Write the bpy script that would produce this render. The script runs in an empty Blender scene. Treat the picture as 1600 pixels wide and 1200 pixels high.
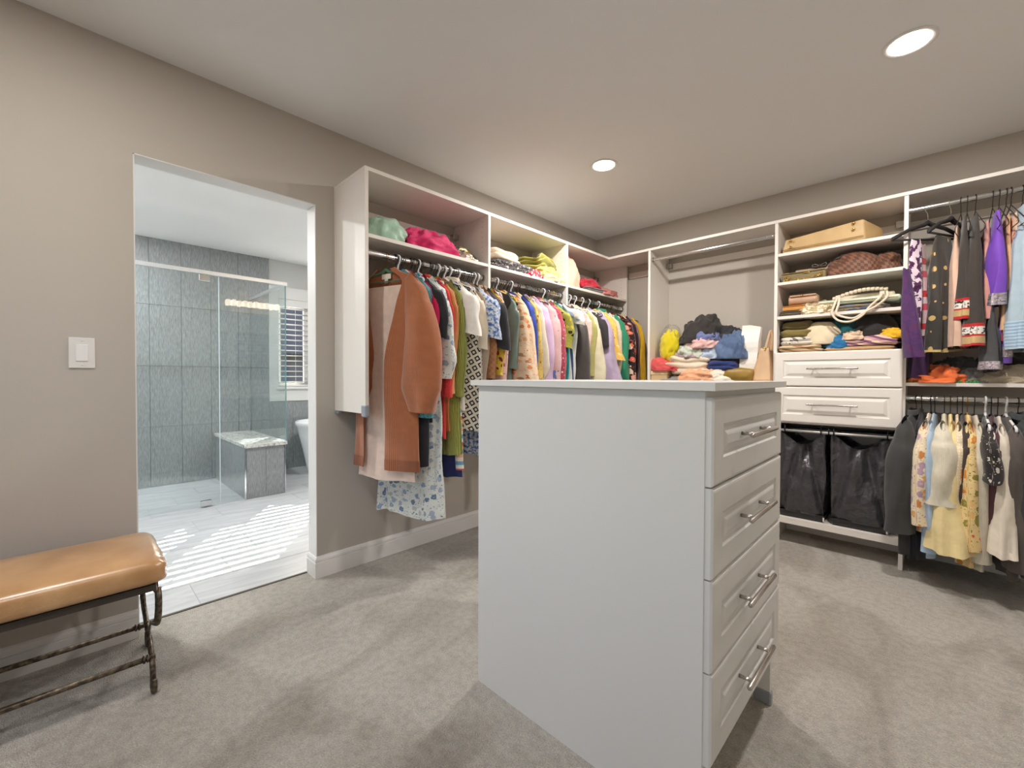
import bpy, bmesh, math, random
from mathutils import Vector, Matrix, noise
random.seed(7)
SC = bpy.context.scene
COL = SC.collection
PI = math.pi

# ---------------------------------------------------------------- camera
F_PX = 670.784
YAW, PITCH, ROLL = math.radians(44.2067), math.radians(-0.93346), math.radians(0.17221)
_f = Vector((-math.sin(YAW)*math.cos(PITCH), math.cos(YAW)*math.cos(PITCH), math.sin(PITCH)))
_r = Vector((math.cos(YAW), math.sin(YAW), 0)); _u = _r.cross(_f)
_r2 = math.cos(ROLL)*_r + math.sin(ROLL)*_u; _u2 = -math.sin(ROLL)*_r + math.cos(ROLL)*_u
cam = bpy.data.objects.new('camera', bpy.data.cameras.new('camera')); COL.objects.link(cam)
cam.data.sensor_fit = 'HORIZONTAL'; cam.data.sensor_width = 36.0
cam.data.lens = 36.0*F_PX/1600; cam.data.clip_start = 0.02; cam.data.clip_end = 300
cam.matrix_world = Matrix(((_r2.x, _u2.x, -_f.x, 2.36917), (_r2.y, _u2.y, -_f.y, -3.62373), (_r2.z, _u2.z, -_f.z, 1.09204), (0, 0, 0, 1)))
SC.camera = cam

# ---------------------------------------------------------------- world, sun, exposure
SUN_DIR = Vector((0.81, -0.59, -math.tan(math.radians(29.5)))).normalized()   # direction the light travels
world = bpy.data.worlds.new('sky'); SC.world = world; world.use_nodes = True
_nt = world.node_tree; _bg = _nt.nodes['Background']
_sky = _nt.nodes.new('ShaderNodeTexSky'); _sky.sky_type = 'NISHITA'; _sky.sun_disc = False
_sky.sun_elevation = math.radians(29.5); _sky.sun_rotation = math.atan2(-SUN_DIR.x, -SUN_DIR.y)
_sky.air_density = 1.0; _sky.dust_density = 2.5; _sky.ozone_density = 1.0
_nt.links.new(_sky.outputs[0], _bg.inputs[0]); _bg.inputs[1].default_value = 0.75
_sl = bpy.data.lights.new('sun', 'SUN'); _sl.energy = 46.0; _sl.angle = math.radians(0.2); _sl.color = (1.0, 0.95, 0.88)
sun = bpy.data.objects.new('sun', _sl); COL.objects.link(sun)
sun.rotation_euler = SUN_DIR.to_track_quat('-Z', 'Y').to_euler()
def daylight(name, loc, rot, sx, sy):
    l = bpy.data.lights.new(name, 'AREA'); l.shape = 'RECTANGLE'; l.size = sx; l.size_y = sy; l.cycles.is_portal = True
    o = bpy.data.objects.new(name, l); COL.objects.link(o); o.location = loc; o.rotation_euler = rot; return o
# sky portals: they give no light of their own, they only guide sampling to the two windows
daylight('assumed_window_portal', (1.5, -5.06, 1.45), (math.radians(90), 0, 0), 1.2, 1.3)
daylight('bathroom_window_portal', (-3.16, -1.32, 1.48), (math.radians(90), 0, math.radians(-90)), 1.22, 1.03)
vs = SC.view_settings; vs.view_transform = 'Standard'; vs.look = 'None'; vs.exposure = 0.36; vs.gamma = 1.0; vs.use_curve_mapping = False
SC.cycles.use_denoising = True; SC.cycles.max_bounces = 12; SC.cycles.diffuse_bounces = 6; SC.cycles.glossy_bounces = 6
SC.cycles.transparent_max_bounces = 24; SC.cycles.transmission_bounces = 8; SC.cycles.sample_clamp_indirect = 6.0; SC.cycles.caustics_reflective = False

# ---------------------------------------------------------------- materials
def L(c):
    return tuple(((v/255)/12.92 if v/255 <= 0.04045 else ((v/255+0.055)/1.055)**2.4) for v in c) + (1.0,)
MATS = {}
class NT:
    def __init__(s, name):
        s.m = bpy.data.materials.new(name); s.m.use_nodes = True; s.t = s.m.node_tree
        s.b = s.t.nodes['Principled BSDF']; s.out = s.t.nodes['Material Output']
    def n(s, typ, **kw):
        o = s.t.nodes.new('ShaderNode'+typ)
        for k, v in kw.items():
            if k.startswith('i_'): o.inputs[k[2:].replace('_', ' ')].default_value = v
            else: setattr(o, k, v)
        return o
    def l(s, a, b): s.t.links.new(a, b)
    def math(s, op, a, b=None, c=None):
        o = s.t.nodes.new('ShaderNodeMath'); o.operation = op
        for i, v in enumerate((a, b, c)):
            if v is None: continue
            if hasattr(v, 'is_linked') or hasattr(v, 'links'): s.l(v, o.inputs[i])
            else: o.inputs[i].default_value = v
        return o.outputs[0]
    def mix(s, fac, a, b):
        o = s.t.nodes.new('ShaderNodeMix'); o.data_type = 'RGBA'
        for sock, v in ((o.inputs[0], fac), (o.inputs[6], a), (o.inputs[7], b)):
            if hasattr(v, 'links'): s.l(v, sock)
            else: sock.default_value = v
        return o.outputs[2]
    def ramp(s, fac, stops, const=False):
        o = s.t.nodes.new('ShaderNodeValToRGB'); cr = o.color_ramp
        if const: cr.interpolation = 'CONSTANT'
        while len(cr.elements) < len(stops): cr.elements.new(1.0)
        for e, (p, c) in zip(cr.elements, stops): e.position = p; e.color = c
        s.l(fac, o.inputs[0]); return o.outputs[0]
    def bump(s, h, strength=0.3, dist=0.01):
        o = s.n('Bump'); o.inputs['Strength'].default_value = strength; o.inputs['Distance'].default_value = dist
        s.l(h, o.inputs['Height']); s.l(o.outputs[0], s.b.inputs['Normal']); return o
def plain(key, col, rough=0.5, metal=0.0, spec=0.5, bump=None, **kw):
    if key in MATS: return MATS[key]
    t = NT(key); t.b.inputs['Base Color'].default_value = L(col); t.b.inputs['Roughness'].default_value = rough
    t.b.inputs['Metallic'].default_value = metal; t.b.inputs['Specular IOR Level'].default_value = spec
    for k, v in kw.items(): t.b.inputs[k.replace('_', ' ')].default_value = v
    if bump:
        tc = t.n('TexCoord'); nz = t.n('TexNoise'); nz.inputs['Scale'].default_value = bump[0]; nz.inputs['Detail'].default_value = 3
        t.l(tc.outputs['Object'], nz.inputs['Vector']); t.bump(nz.outputs[0], bump[1], bump[2])
    MATS[key] = t.m; return t.m

def wall_paint(key, col):
    t = NT(key); tc = t.n('TexCoord'); nz = t.n('TexNoise'); nz.inputs['Scale'].default_value = 220; nz.inputs['Detail'].default_value = 4
    t.l(tc.outputs['Object'], nz.inputs['Vector']); t.bump(nz.outputs[0], 0.12, 0.002)
    t.b.inputs['Base Color'].default_value = L(col); t.b.inputs['Roughness'].default_value = 0.75; t.b.inputs['Specular IOR Level'].default_value = 0.3
    MATS[key] = t.m; return t.m
M_WALL = wall_paint('greige_paint', (187, 180, 171))
M_CEIL = wall_paint('ceiling_paint', (232, 232, 232))
M_BATHWALL = wall_paint('bath_paint', (205, 205, 204))
M_TRIM = plain('white_trim', (226, 224, 221), 0.4)
M_MEL = plain('white_melamine', (232, 226, 219), 0.42, spec=0.4)
M_ISL = plain('island_melamine', (226, 226, 224), 0.42, spec=0.4)
M_CHROME = plain('chrome', (225, 225, 225), 0.12, metal=1.0)
M_NICKEL = plain('satin_nickel', (196, 190, 184), 0.25, metal=1.0)
M_BLACKMETAL = plain('black_metal', (30, 30, 32), 0.4, metal=0.6)
M_GREYPLASTIC = plain('grey_plastic', (150, 156, 164), 0.4)
M_PORC = plain('porcelain', (238, 240, 242), 0.12)
M_MIRROR = plain('mirror_silver', (235, 238, 240), 0.02, metal=1.0)
def glass_mat(key, tint, fac, rough=0.0):
    t = NT(key); t.t.nodes.remove(t.b)
    tr = t.n('BsdfTransparent'); tr.inputs[0].default_value = L(tint)
    gl = t.n('BsdfGlossy'); gl.inputs['Roughness'].default_value = rough; gl.inputs[0].default_value = (1, 1, 1, 1)
    lw = t.n('LayerWeight'); lw.inputs[0].default_value = 0.5; f0 = ((fac-1)/(fac+1))**2
    fr = t.math('MULTIPLY_ADD', t.math('POWER', lw.outputs['Facing'], 5.0), 1-f0, f0)
    mx = t.n('MixShader'); t.l(fr, mx.inputs[0]); t.l(tr.outputs[0], mx.inputs[1]); t.l(gl.outputs[0], mx.inputs[2])
    t.l(mx.outputs[0], t.out.inputs[0]); MATS[key] = t.m; return t.m
M_GLASS = glass_mat('shower_glass', (249, 252, 252), 1.42)
M_PANE = glass_mat('window_glass', (248, 250, 250), 1.4)
M_PLASTIC = glass_mat('clear_plastic', (250, 250, 247), 1.16, 0.12)
M_GLASSEDGE = plain('glass_edge', (150, 190, 196), 0.15, Transmission_Weight=0.5)

def carpet():
    t = NT('carpet'); tc = t.n('TexCoord')
    a = t.n('TexNoise'); a.inputs['Scale'].default_value = 190; a.inputs['Detail'].default_value = 5; a.inputs['Roughness'].default_value = 0.75
    b = t.n('TexNoise'); b.inputs['Scale'].default_value = 3.2; b.inputs['Detail'].default_value = 4; b.inputs['Distortion'].default_value = 1.2
    v = t.n('TexVoronoi'); v.inputs['Scale'].default_value = 260
    d = t.n('TexNoise'); d.inputs['Scale'].default_value = 38; d.inputs['Detail'].default_value = 4
    mp = t.n('Mapping'); mp.inputs['Scale'].default_value = (1.0, 0.45, 1.0); mp.inputs['Rotation'].default_value = (0, 0, 0.5)
    t.l(tc.outputs['Object'], mp.inputs['Vector'])
    for x in (a, v, d): t.l(tc.outputs['Object'], x.inputs['Vector'])
    t.l(mp.outputs[0], b.inputs['Vector'])
    c1 = t.ramp(a.outputs[0], [(0.3, L((166, 160, 150))), (0.7, L((222, 217, 208)))])
    c2 = t.ramp(b.outputs[0], [(0.38, L((196, 190, 182))), (0.55, L((255, 255, 255)))])
    mm = t.n('Mix', data_type='RGBA', blend_type='MULTIPLY'); mm.inputs[0].default_value = 0.55
    t.l(c1, mm.inputs[6]); t.l(c2, mm.inputs[7])
    m2 = t.n('Mix', data_type='RGBA', blend_type='MULTIPLY'); m2.inputs[0].default_value = 0.35
    c3 = t.ramp(d.outputs[0], [(0.35, L((190, 186, 180))), (0.6, L((255, 255, 255)))])
    t.l(mm.outputs[2], m2.inputs[6]); t.l(c3, m2.inputs[7])
    t.l(m2.outputs[2], t.b.inputs['Base Color'])
    h = t.math('ADD', a.outputs[0], t.math('MULTIPLY', v.outputs[0], 1.5))
    h = t.math('ADD', h, t.math('MULTIPLY', d.outputs[0], 1.6))
    t.bump(h, 0.7, 0.006)
    t.b.inputs['Roughness'].default_value = 1.0; t.b.inputs['Specular IOR Level'].default_value = 0.05; t.b.inputs['Sheen Weight'].default_value = 0.25
    return t.m
M_CARPET = carpet()
def floor_tile():
    t = NT('white_floor_tile'); tc = t.n('TexCoord'); a = t.n('TexNoise'); a.inputs['Scale'].default_value = 3; a.inputs['Detail'].default_value = 6; a.inputs['Distortion'].default_value = 2
    mp = t.n('Mapping'); mp.inputs['Scale'].default_value = (3, 0.6, 1); t.l(tc.outputs['Object'], mp.inputs[0]); t.l(mp.outputs[0], a.inputs['Vector'])
    t.l(t.ramp(a.outputs[0], [(0.35, L((178, 180, 183))), (0.6, L((196, 198, 201)))]), t.b.inputs['Base Color'])
    t.b.inputs['Roughness'].default_value = 0.35; return t.m
M_FTILE = floor_tile()
def wall_tile():
    t = NT('grey_linen_tile'); tc = t.n('TexCoord'); a = t.n('TexNoise'); a.inputs['Scale'].default_value = 60; a.inputs['Detail'].default_value = 5
    mp = t.n('Mapping'); mp.inputs['Scale'].default_value = (1, 2.4, 0.35); t.l(tc.outputs['Object'], mp.inputs[0]); t.l(mp.outputs[0], a.inputs['Vector'])
    t.l(t.ramp(a.outputs[0], [(0.3, L((124, 127, 128))), (0.7, L((160, 163, 164)))]), t.b.inputs['Base Color'])
    t.b.inputs['Roughness'].default_value = 0.3; t.bump(a.outputs[0], 0.35, 0.004); return t.m
M_WTILE = wall_tile()
M_GROUT = plain('grout', (98, 102, 104), 0.9)
M_FGROUT = plain('floor_grout', (178, 178, 178), 0.9)
def marble():
    t = NT('pale_marble'); tc = t.n('TexCoord'); a = t.n('TexNoise'); a.inputs['Scale'].default_value = 14; a.inputs['Detail'].default_value = 8; a.inputs['Distortion'].default_value = 2.5
    t.l(tc.outputs['Object'], a.inputs['Vector'])
    t.l(t.ramp(a.outputs[0], [(0.35, L((150, 146, 140))), (0.5, L((214, 212, 206))), (0.7, L((226, 225, 222)))]), t.b.inputs['Base Color'])
    t.b.inputs['Roughness'].default_value = 0.15; return t.m
M_MARBLE = marble()
def leather(key, c1, c2, rough=0.42, scale=9):
    if key in MATS: return MATS[key]
    t = NT(key); tc = t.n('TexCoord'); a = t.n('TexNoise'); a.inputs['Scale'].default_value = scale; a.inputs['Detail'].default_value = 6
    g = t.n('TexVoronoi'); g.inputs['Scale'].default_value = 420
    t.l(tc.outputs['Object'], a.inputs['Vector']); t.l(tc.outputs['Object'], g.inputs['Vector'])
    t.l(t.ramp(a.outputs[0], [(0.3, L(c1)), (0.7, L(c2))]), t.b.inputs['Base Color'])
    t.b.inputs['Roughness'].default_value = rough; t.bump(g.outputs[0], 0.12, 0.002); MATS[key] = t.m; return t.m
M_TANSEAT = leather('tan_leather', (182, 132, 80), (212, 166, 114), 0.3)
for n_ in M_TANSEAT.node_tree.nodes:
    if n_.type == 'BSDF_PRINCIPLED': n_.inputs['Coat Weight'].default_value = 1.0; n_.inputs['Coat Roughness'].default_value = 0.28; n_.inputs['Coat IOR'].default_value = 1.7
def bronze():
    t = NT('aged_bronze'); tc = t.n('TexCoord'); a = t.n('TexNoise'); a.inputs['Scale'].default_value = 70; a.inputs['Detail'].default_value = 4
    t.l(tc.outputs['Object'], a.inputs['Vector'])
    t.l(t.ramp(a.outputs[0], [(0.4, L((74, 66, 58))), (0.65, L((132, 118, 98)))]), t.b.inputs['Base Color'])
    t.b.inputs['Metallic'].default_value = 0.7; t.b.inputs['Roughness'].default_value = 0.42; t.bump(a.outputs[0], 0.15, 0.002); return t.m
M_BRONZE = bronze()
def emit(key, col, s):
    t = NT(key); t.b.inputs['Emission Color'].default_value = L(col); t.b.inputs['Emission Strength'].default_value = s; t.b.inputs['Base Color'].default_value = L(col)
    MATS[key] = t.m; return t.m
M_LENS = emit('led_lens', (255, 244, 228), 14.0)
M_CRYSTAL = emit('lit_crystal', (255, 236, 208), 9.0)

def cloth(key, col, pat=None, c=(), scale=20.0, thr=0.3, rough=0.85, sheen=0.2, metal=0.0, weave=0.25, seed=0.0, rot=0.0):
    """Woven cloth; the print runs in metres along the UV map of each garment."""
    if key in MATS: return MATS[key]
    t = NT(key); tc = t.n('TexCoord'); b = t.b; uv = tc.outputs['UV']
    mp = t.n('Mapping'); mp.inputs['Location'].default_value = (seed*1.37, seed*2.11, 0); mp.inputs['Rotation'].default_value = (0, 0, rot)
    t.l(uv, mp.inputs[0]); P = mp.outputs[0]; base = L(col); out = None; height = None
    if pat in ('floral', 'petals'):
        w = t.n('TexNoise'); w.inputs['Scale'].default_value = scale*2.2; w.inputs['Detail'].default_value = 2; t.l(P, w.inputs['Vector'])
        va = t.n('VectorMath', operation='MULTIPLY_ADD'); va.inputs[1].default_value = (0.55/scale,)*3; t.l(w.outputs['Color'], va.inputs[0]); t.l(P, va.inputs[2])
        v = t.n('TexVoronoi'); v.inputs['Scale'].default_value = scale; t.l(va.outputs[0], v.inputs['Vector'])
        m = t.math('LESS_THAN', v.outputs['Distance'], thr)
        sp = t.n('SeparateColor'); t.l(v.outputs['Color'], sp.inputs[0])
        n = len(c); fc = t.ramp(sp.outputs[0], [(i/n, L(k)) for i, k in enumerate(c)], True)
        cen = t.math('LESS_THAN', v.outputs['Distance'], thr*0.3)
        fc = t.mix(t.math('MULTIPLY', cen, 0.6), fc, L(c[-1]))
        v2 = t.n('TexVoronoi'); v2.inputs['Scale'].default_value = scale*1.9
        mp2 = t.n('Mapping'); mp2.inputs['Location'].default_value = (3.3, 1.7, 0); mp2.inputs['Scale'].default_value = (1.0, 2.2, 1); mp2.inputs['Rotation'].default_value = (0, 0, 0.7)
        t.l(va.outputs[0], mp2.inputs[0]); t.l(mp2.outputs[0], v2.inputs['Vector'])
        m2 = t.math('LESS_THAN', v2.outputs['Distance'], thr*0.62)
        out = t.mix(m, t.mix(m2, base, L(c[len(c)//2])), fc)
    elif pat == 'speck':
        nz = t.n('TexNoise'); nz.inputs['Scale'].default_value = scale; nz.inputs['Detail'].default_value = 3; t.l(P, nz.inputs['Vector'])
        n = len(c); out = t.ramp(nz.outputs[0], [(0.0, base)]+[(thr+i*0.09, L(k)) for i, k in enumerate(c)], True)
    elif pat == 'stripe':
        sx = t.n('SeparateXYZ'); t.l(P, sx.inputs[0]); fr = t.math('FRACT', t.math('MULTIPLY', sx.outputs[1], scale))
        cols = [col]+list(c); n = len(cols); out = t.ramp(fr, [(i/n, L(k)) for i, k in enumerate(cols)], True)
    elif pat == 'diamond':
        sx = t.n('SeparateXYZ'); t.l(P, sx.inputs[0])
        fx = t.math('ABSOLUTE', t.math('SUBTRACT', t.math('FRACT', t.math('MULTIPLY', sx.outputs[0], scale)), 0.5))
        fy = t.math('ABSOLUTE', t.math('SUBTRACT', t.math('FRACT', t.math('MULTIPLY', sx.outputs[1], scale)), 0.5))
        d = t.math('MAXIMUM', fx, fy)
        ring = t.math('MULTIPLY', t.math('LESS_THAN', d, 0.34), t.math('GREATER_THAN', d, 0.16))
        out = t.mix(ring, base, L(c[0]))
    elif pat == 'check':
        ck = t.n('TexChecker'); ck.inputs['Scale'].default_value = scale; ck.inputs[1].default_value = base; ck.inputs[2].default_value = L(c[0]); t.l(P, ck.inputs[0]); out = ck.outputs[0]
    elif pat == 'dots':
        v = t.n('TexVoronoi'); v.inputs['Scale'].default_value = scale; v.inputs['Randomness'].default_value = 0.25; t.l(P, v.inputs['Vector'])
        out = t.mix(t.math('LESS_THAN', v.outputs['Distance'], thr), base, L(c[0]))
    elif pat == 'sequin':
        v = t.n('TexVoronoi'); v.inputs['Scale'].default_value = scale; t.l(P, v.inputs['Vector'])
        sp = t.n('SeparateColor'); t.l(v.outputs['Color'], sp.inputs[0])
        out = t.ramp(sp.outputs[0], [(0, base), (0.5, L(c[0])), (1, L(c[-1]))]); metal = max(metal, 0.6); rough = 0.3; height = sp.outputs[1]
    elif pat == 'knit':
        w = t.n('TexWave'); w.bands_direction = 'X'; w.inputs['Scale'].default_value = scale; w.inputs['Distortion'].default_value = 2.5; w.inputs['Detail'].default_value = 2; t.l(P, w.inputs['Vector'])
        out = t.mix(w.outputs['Fac'], L(tuple(int(k*0.86) for k in col)), base); height = w.outputs['Fac']
    elif pat == 'lace':
        v = t.n('TexVoronoi'); v.inputs['Scale'].default_value = scale; v.feature = 'DISTANCE_TO_EDGE'; t.l(P, v.inputs['Vector'])
        out = t.ramp(v.outputs['Distance'], [(0.0, base), (0.18, L(c[0]))]); height = v.outputs['Distance']
    nz = t.n('TexNoise'); nz.inputs['Scale'].default_value = 26; nz.inputs['Detail'].default_value = 4; t.l(uv, nz.inputs['Vector'])
    mm = t.n('Mix', data_type='RGBA', blend_type='MULTIPLY'); mm.inputs[0].default_value = 0.5
    t.l(t.ramp(nz.outputs[0], [(0.3, (0.78, 0.78, 0.78, 1)), (0.65, (1, 1, 1, 1))]), mm.inputs[7])
    if out is None: mm.inputs[6].default_value = base
    else: t.l(out, mm.inputs[6])
    t.l(mm.outputs[2], b.inputs['Base Color'])
    fine = t.n('TexNoise'); fine.inputs['Scale'].default_value = 340; t.l(uv, fine.inputs['Vector'])
    h = t.math('ADD', t.math('MULTIPLY', fine.outputs[0], 0.4), nz.outputs[0])
    if height is not None: h = t.math('ADD', h, height)
    t.bump(h, weave, 0.006)
    b.inputs['Roughness'].default_value = rough; b.inputs['Metallic'].default_value = metal; b.inputs['Sheen Weight'].default_value = sheen; b.inputs['Specular IOR Level'].default_value = 0.25
    MATS[key] = t.m; return t.m

# ---------------------------------------------------------------- object helpers
def tag(o, label=None, cat=None, group=None, kind=None):
    if label: o['label'] = label
    if cat: o['category'] = cat
    if group: o['group'] = group
    if kind: o['kind'] = kind
    return o
def thing(name, loc, label, cat, group=None, rz=0.0, kind=None):
    o = bpy.data.objects.new(name, None); COL.objects.link(o); o.empty_display_size = 0.05
    o.location = loc; o.rotation_euler = (0, 0, rz); return tag(o, label, cat, group, kind)
def link(name, me, mat, parent=None, loc=(0, 0, 0)):
    o = bpy.data.objects.new(name, me); COL.objects.link(o)
    if mat is not None and not me.materials: me.materials.append(mat)
    o.location = loc
    if parent is not None: o.parent = parent
    return o
def worldloc(p):
    v = Vector((0, 0, 0))
    while p is not None: v += p.location; p = p.parent
    return v
def mesh(name, verts, faces, mat, parent=None, smooth=False, uvs=None, local=False, origin=None):
    """verts in world metres (or local to the parent when local); faces index lists."""
    base = Vector((0, 0, 0)) if local else worldloc(parent)
    loc = Vector((0, 0, 0))
    if origin is not None: loc = Vector(origin)-base; base = Vector(origin)
    me = bpy.data.meshes.new(name)
    me.from_pydata([tuple(Vector(v)-base) for v in verts], [], faces)
    if uvs is not None:
        ul = me.uv_layers.new(name='UVMap')
        for lp in me.loops: ul.data[lp.index].uv = uvs[lp.vertex_index]
    if smooth: me.polygons.foreach_set('use_smooth', [True]*len(me.polygons))
    me.update()
    return link(name, me, mat, parent, loc)
def box_geo(x0, x1, y0, y1, z0, z1):
    v = [(x0, y0, z0), (x1, y0, z0), (x1, y1, z0), (x0, y1, z0), (x0, y0, z1), (x1, y0, z1), (x1, y1, z1), (x0, y1, z1)]
    f = [(0, 3, 2, 1), (4, 5, 6, 7), (0, 1, 5, 4), (1, 2, 6, 5), (2, 3, 7, 6), (3, 0, 4, 7)]
    return v, f
def box(name, x0, x1, y0, y1, z0, z1, mat, parent=None, bev=0.0, seg=1, origin=None, local=False):
    v, f = box_geo(x0, x1, y0, y1, z0, z1)
    o = mesh(name, v, f, mat, parent, origin=origin, local=local)
    if bev > 0:
        bm = bmesh.new(); bm.from_mesh(o.data)
        bmesh.ops.bevel(bm, geom=list(bm.edges), offset=bev, segments=seg, profile=0.5, affect='EDGES')
        bm.to_mesh(o.data); bm.free()
    return o
def boxes(name, lst, mat, parent=None, bev=0.0, origin=None):
    vs_, fs_ = [], []
    for b in lst:
        v, f = box_geo(*b); n = len(vs_); vs_ += v; fs_ += [tuple(i+n for i in q) for q in f]
    o = mesh(name, vs_, fs_, mat, parent, origin=origin)
    if bev > 0:
        bm = bmesh.new(); bm.from_mesh(o.data); bmesh.ops.bevel(bm, geom=list(bm.edges), offset=bev, segments=1, affect='EDGES'); bm.to_mesh(o.data); bm.free()
    return o
def tube_geo(pts, r, n=8, ry=None, cap=True):
    """round bar along a polyline; r is a number or one per point"""
    pts = [Vector(p) for p in pts]; vs_, fs_, uv = [], [], []
    rs = r if isinstance(r, (list, tuple)) else [r]*len(pts)
    up = None; dist = 0.0
    for i, p in enumerate(pts):
        d = (pts[min(i+1, len(pts)-1)]-pts[max(i-1, 0)]).normalized()
        if up is None: up = Vector((0, 0, 1)) if abs(d.z) < 0.9 else Vector((1, 0, 0))
        a = d.cross(up).normalized(); b_ = a.cross(d).normalized(); up = b_
        if i: dist += (p-pts[i-1]).length
        for k in range(n):
            th = 2*PI*k/n; vs_.append(p+a*math.cos(th)*rs[i]+b_*math.sin(th)*(rs[i]*(ry or 1.0))); uv.append((th*rs[i], dist))
    for i in range(len(pts)-1):
        for k in range(n):
            fs_.append((i*n+k, i*n+(k+1) % n, (i+1)*n+(k+1) % n, (i+1)*n+k))
    if cap: fs_.append(tuple(range(n-1, -1, -1))); fs_.append(tuple((len(pts)-1)*n+k for k in range(n)))
    return vs_, fs_, uv
def tube(name, pts, r, mat, parent=None, n=8, ry=None, local=False, origin=None):
    v, f, uv = tube_geo(pts, r, n, ry); return mesh(name, v, f, mat, parent, True, uv, local, origin)
def lathe(name, prof, centre, mat, parent=None, n=24, sx=1.0, sy=1.0, local=False, origin=None):
    vs_, fs_ = [], []; c = Vector(centre)
    for (r, z) in prof:
        for k in range(n): th = 2*PI*k/n; vs_.append(c+Vector((r*math.cos(th)*sx, r*math.sin(th)*sy, z)))
    for i in range(len(prof)-1):
        for k in range(n): fs_.append((i*n+k, i*n+(k+1) % n, (i+1)*n+(k+1) % n, (i+1)*n+k))
    return mesh(name, vs_, fs_, mat, parent, True, local=local, origin=origin)
def dup(root, loc, rz=None, **tags):
    r = root.copy(); COL.objects.link(r); r.location = loc
    if rz is not None: r.rotation_euler = (0, 0, rz)
    for k, v in tags.items(): r['category' if k == 'cat' else k] = v
    for ch in root.children:
        c = ch.copy(); COL.objects.link(c); c.parent = r
        for g in ch.children:
            d = g.copy(); COL.objects.link(d); d.parent = c
    return r
def nz(x, y, z, s=1.0): return noise.noise(Vector((x*s, y*s, z*s)))
def sgp(v, e): return math.copysign(abs(v)**e, v)
def sm(t, a, b):
    t = max(0.0, min(1.0, (t-a)/(b-a))); return t*t*(3-2*t)
def lerp_tab(tab, t):
    if t <= tab[0][0]: return tab[0][1]
    for (a, va), (b, vb) in zip(tab, tab[1:]):
        if t <= b: k = (t-a)/(b-a); return va+(vb-va)*k
    return tab[-1][1]
# ================================================================ THE SETTING
XW = -3.09          # tiled outside wall of the bathroom
XG = -1.945         # shower glass
H = 2.44
RX = 3.16           # right wall of the closet
YF = -5.0           # wall behind the camera
YB0, YB1 = -4.40, 0.40
D0, D1, DH = -3.436, -2.700, 2.0126   # doorway
def struct(o, label=None): o['kind'] = 'structure'; return o
fl = struct(box('floor', -0.105, RX, YF, 0, -0.08, 0.0, M_CARPET))
ce = struct(box('ceiling', -0.105, RX, YF, 0, H, H+0.1, M_CEIL))
wl = struct(boxes('wall_left', [(-0.105, 0, YF-0.12, D0, 0, H), (-0.105, 0, D1, YB1, 0, H), (-0.105, 0, D0, D1, DH, H)], M_WALL))
wb = struct(box('wall_back', -0.0, RX+0.12, 0, 0.12, 0, H, M_WALL))
wr = struct(box('wall_right', RX, RX+0.12, YF, 0, 0, H, M_WALL))
WX0, WX1, WZ0, WZ1 = 0.9, 2.1, 0.8, 2.1
wf = struct(boxes('wall_front', [(-0.0, WX0, YF-0.12, YF, 0, H), (WX1, RX+0.12, YF-0.12, YF, 0, H), (WX0, WX1, YF-0.12, YF, 0, WZ0), (WX0, WX1, YF-0.12, YF, WZ1, H)], M_WALL))
# doorway lining
box('trim_1', -0.106, 0.0006, D1-0.004, D1, 0.0, DH, M_TRIM)['kind'] = 'structure'
box('trim_2', -0.106, 0.0006, D0, D0+0.004, 0.0, DH, M_TRIM)['kind'] = 'structure'
box('trim_3', -0.106, 0.0006, D0, D1, DH-0.004, DH, M_TRIM)['kind'] = 'structure'
# baseboards: moulded profile (depth, height) run along a path in plan
BP = [(0.0, 0.0), (0.016, 0.0), (0.016, 0.082), (0.0125, 0.084), (0.0125, 0.087), (0.0155, 0.090), (0.0145, 0.101), (0.009, 0.110), (0.0, 0.115)]
def baseboard(name, path):
    """path in plan with the wall on the right-hand side of travel; mitred"""
    P = [Vector((p[0], p[1], 0)) for p in path]; vs_, fs_ = [], []; n = len(BP)
    for i, p in enumerate(P):
        d0 = (P[i]-P[i-1]).normalized() if i else (P[1]-P[0]).normalized()
        d1 = (P[i+1]-P[i]).normalized() if i < len(P)-1 else d0
        n0 = Vector((-d0.y, d0.x, 0)); n1 = Vector((-d1.y, d1.x, 0)); m = (n0+n1)
        m = m/(m.dot(n0)) if m.length > 1e-6 else n0
        for (d, z) in BP: vs_.append(p+m*d+Vector((0, 0, z)))
    for i in range(len(P)-1):
        for k in range(n-1): fs_.append((i*n+k, i*n+k+1, (i+1)*n+k+1, (i+1)*n+k))
    fs_.append(tuple(range(n))); fs_.append(tuple((len(P)-1)*n+k for k in range(n-1, -1, -1)))
    return struct(mesh(name, vs_, fs_, M_TRIM))
baseboard('baseboard_left', [(-0.105, D1), (0, D1), (0, 0)][::-1])
baseboard('baseboard_left_2', [(0, D0), (0, YF)] and [(-0.0, D0-0.0), (0, YF)])
baseboard('baseboard_back', [(RX, 0), (0, 0)])
baseboard('baseboard_right', [(RX, YF), (RX, 0)])
# unseen window assumed behind the camera, added to let daylight in
wn = struct(thing('assumed_window', (1.5, YF, WZ0), 'added white framed window behind the viewer, assumed for its daylight', 'window'))
del wn['category']
boxes('window_frame', [(WX0, WX0+0.05, YF-0.1, YF-0.04, WZ0, WZ1), (WX1-0.05, WX1, YF-0.1, YF-0.04, WZ0, WZ1), (WX0+0.05, WX1-0.05, YF-0.1, YF-0.04, WZ0, WZ0+0.05), (WX0+0.05, WX1-0.05, YF-0.1, YF-0.04, WZ1-0.05, WZ1), (1.475, 1.525, YF-0.1, YF-0.04, WZ0+0.05, WZ1-0.05)], M_TRIM, wn)
for a, b in ((WX0+0.05, 1.475), (1.525, WX1-0.05)): box('pane', a, b, YF-0.075, YF-0.07, WZ0+0.05, WZ1-0.05, M_PANE, wn)

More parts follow.
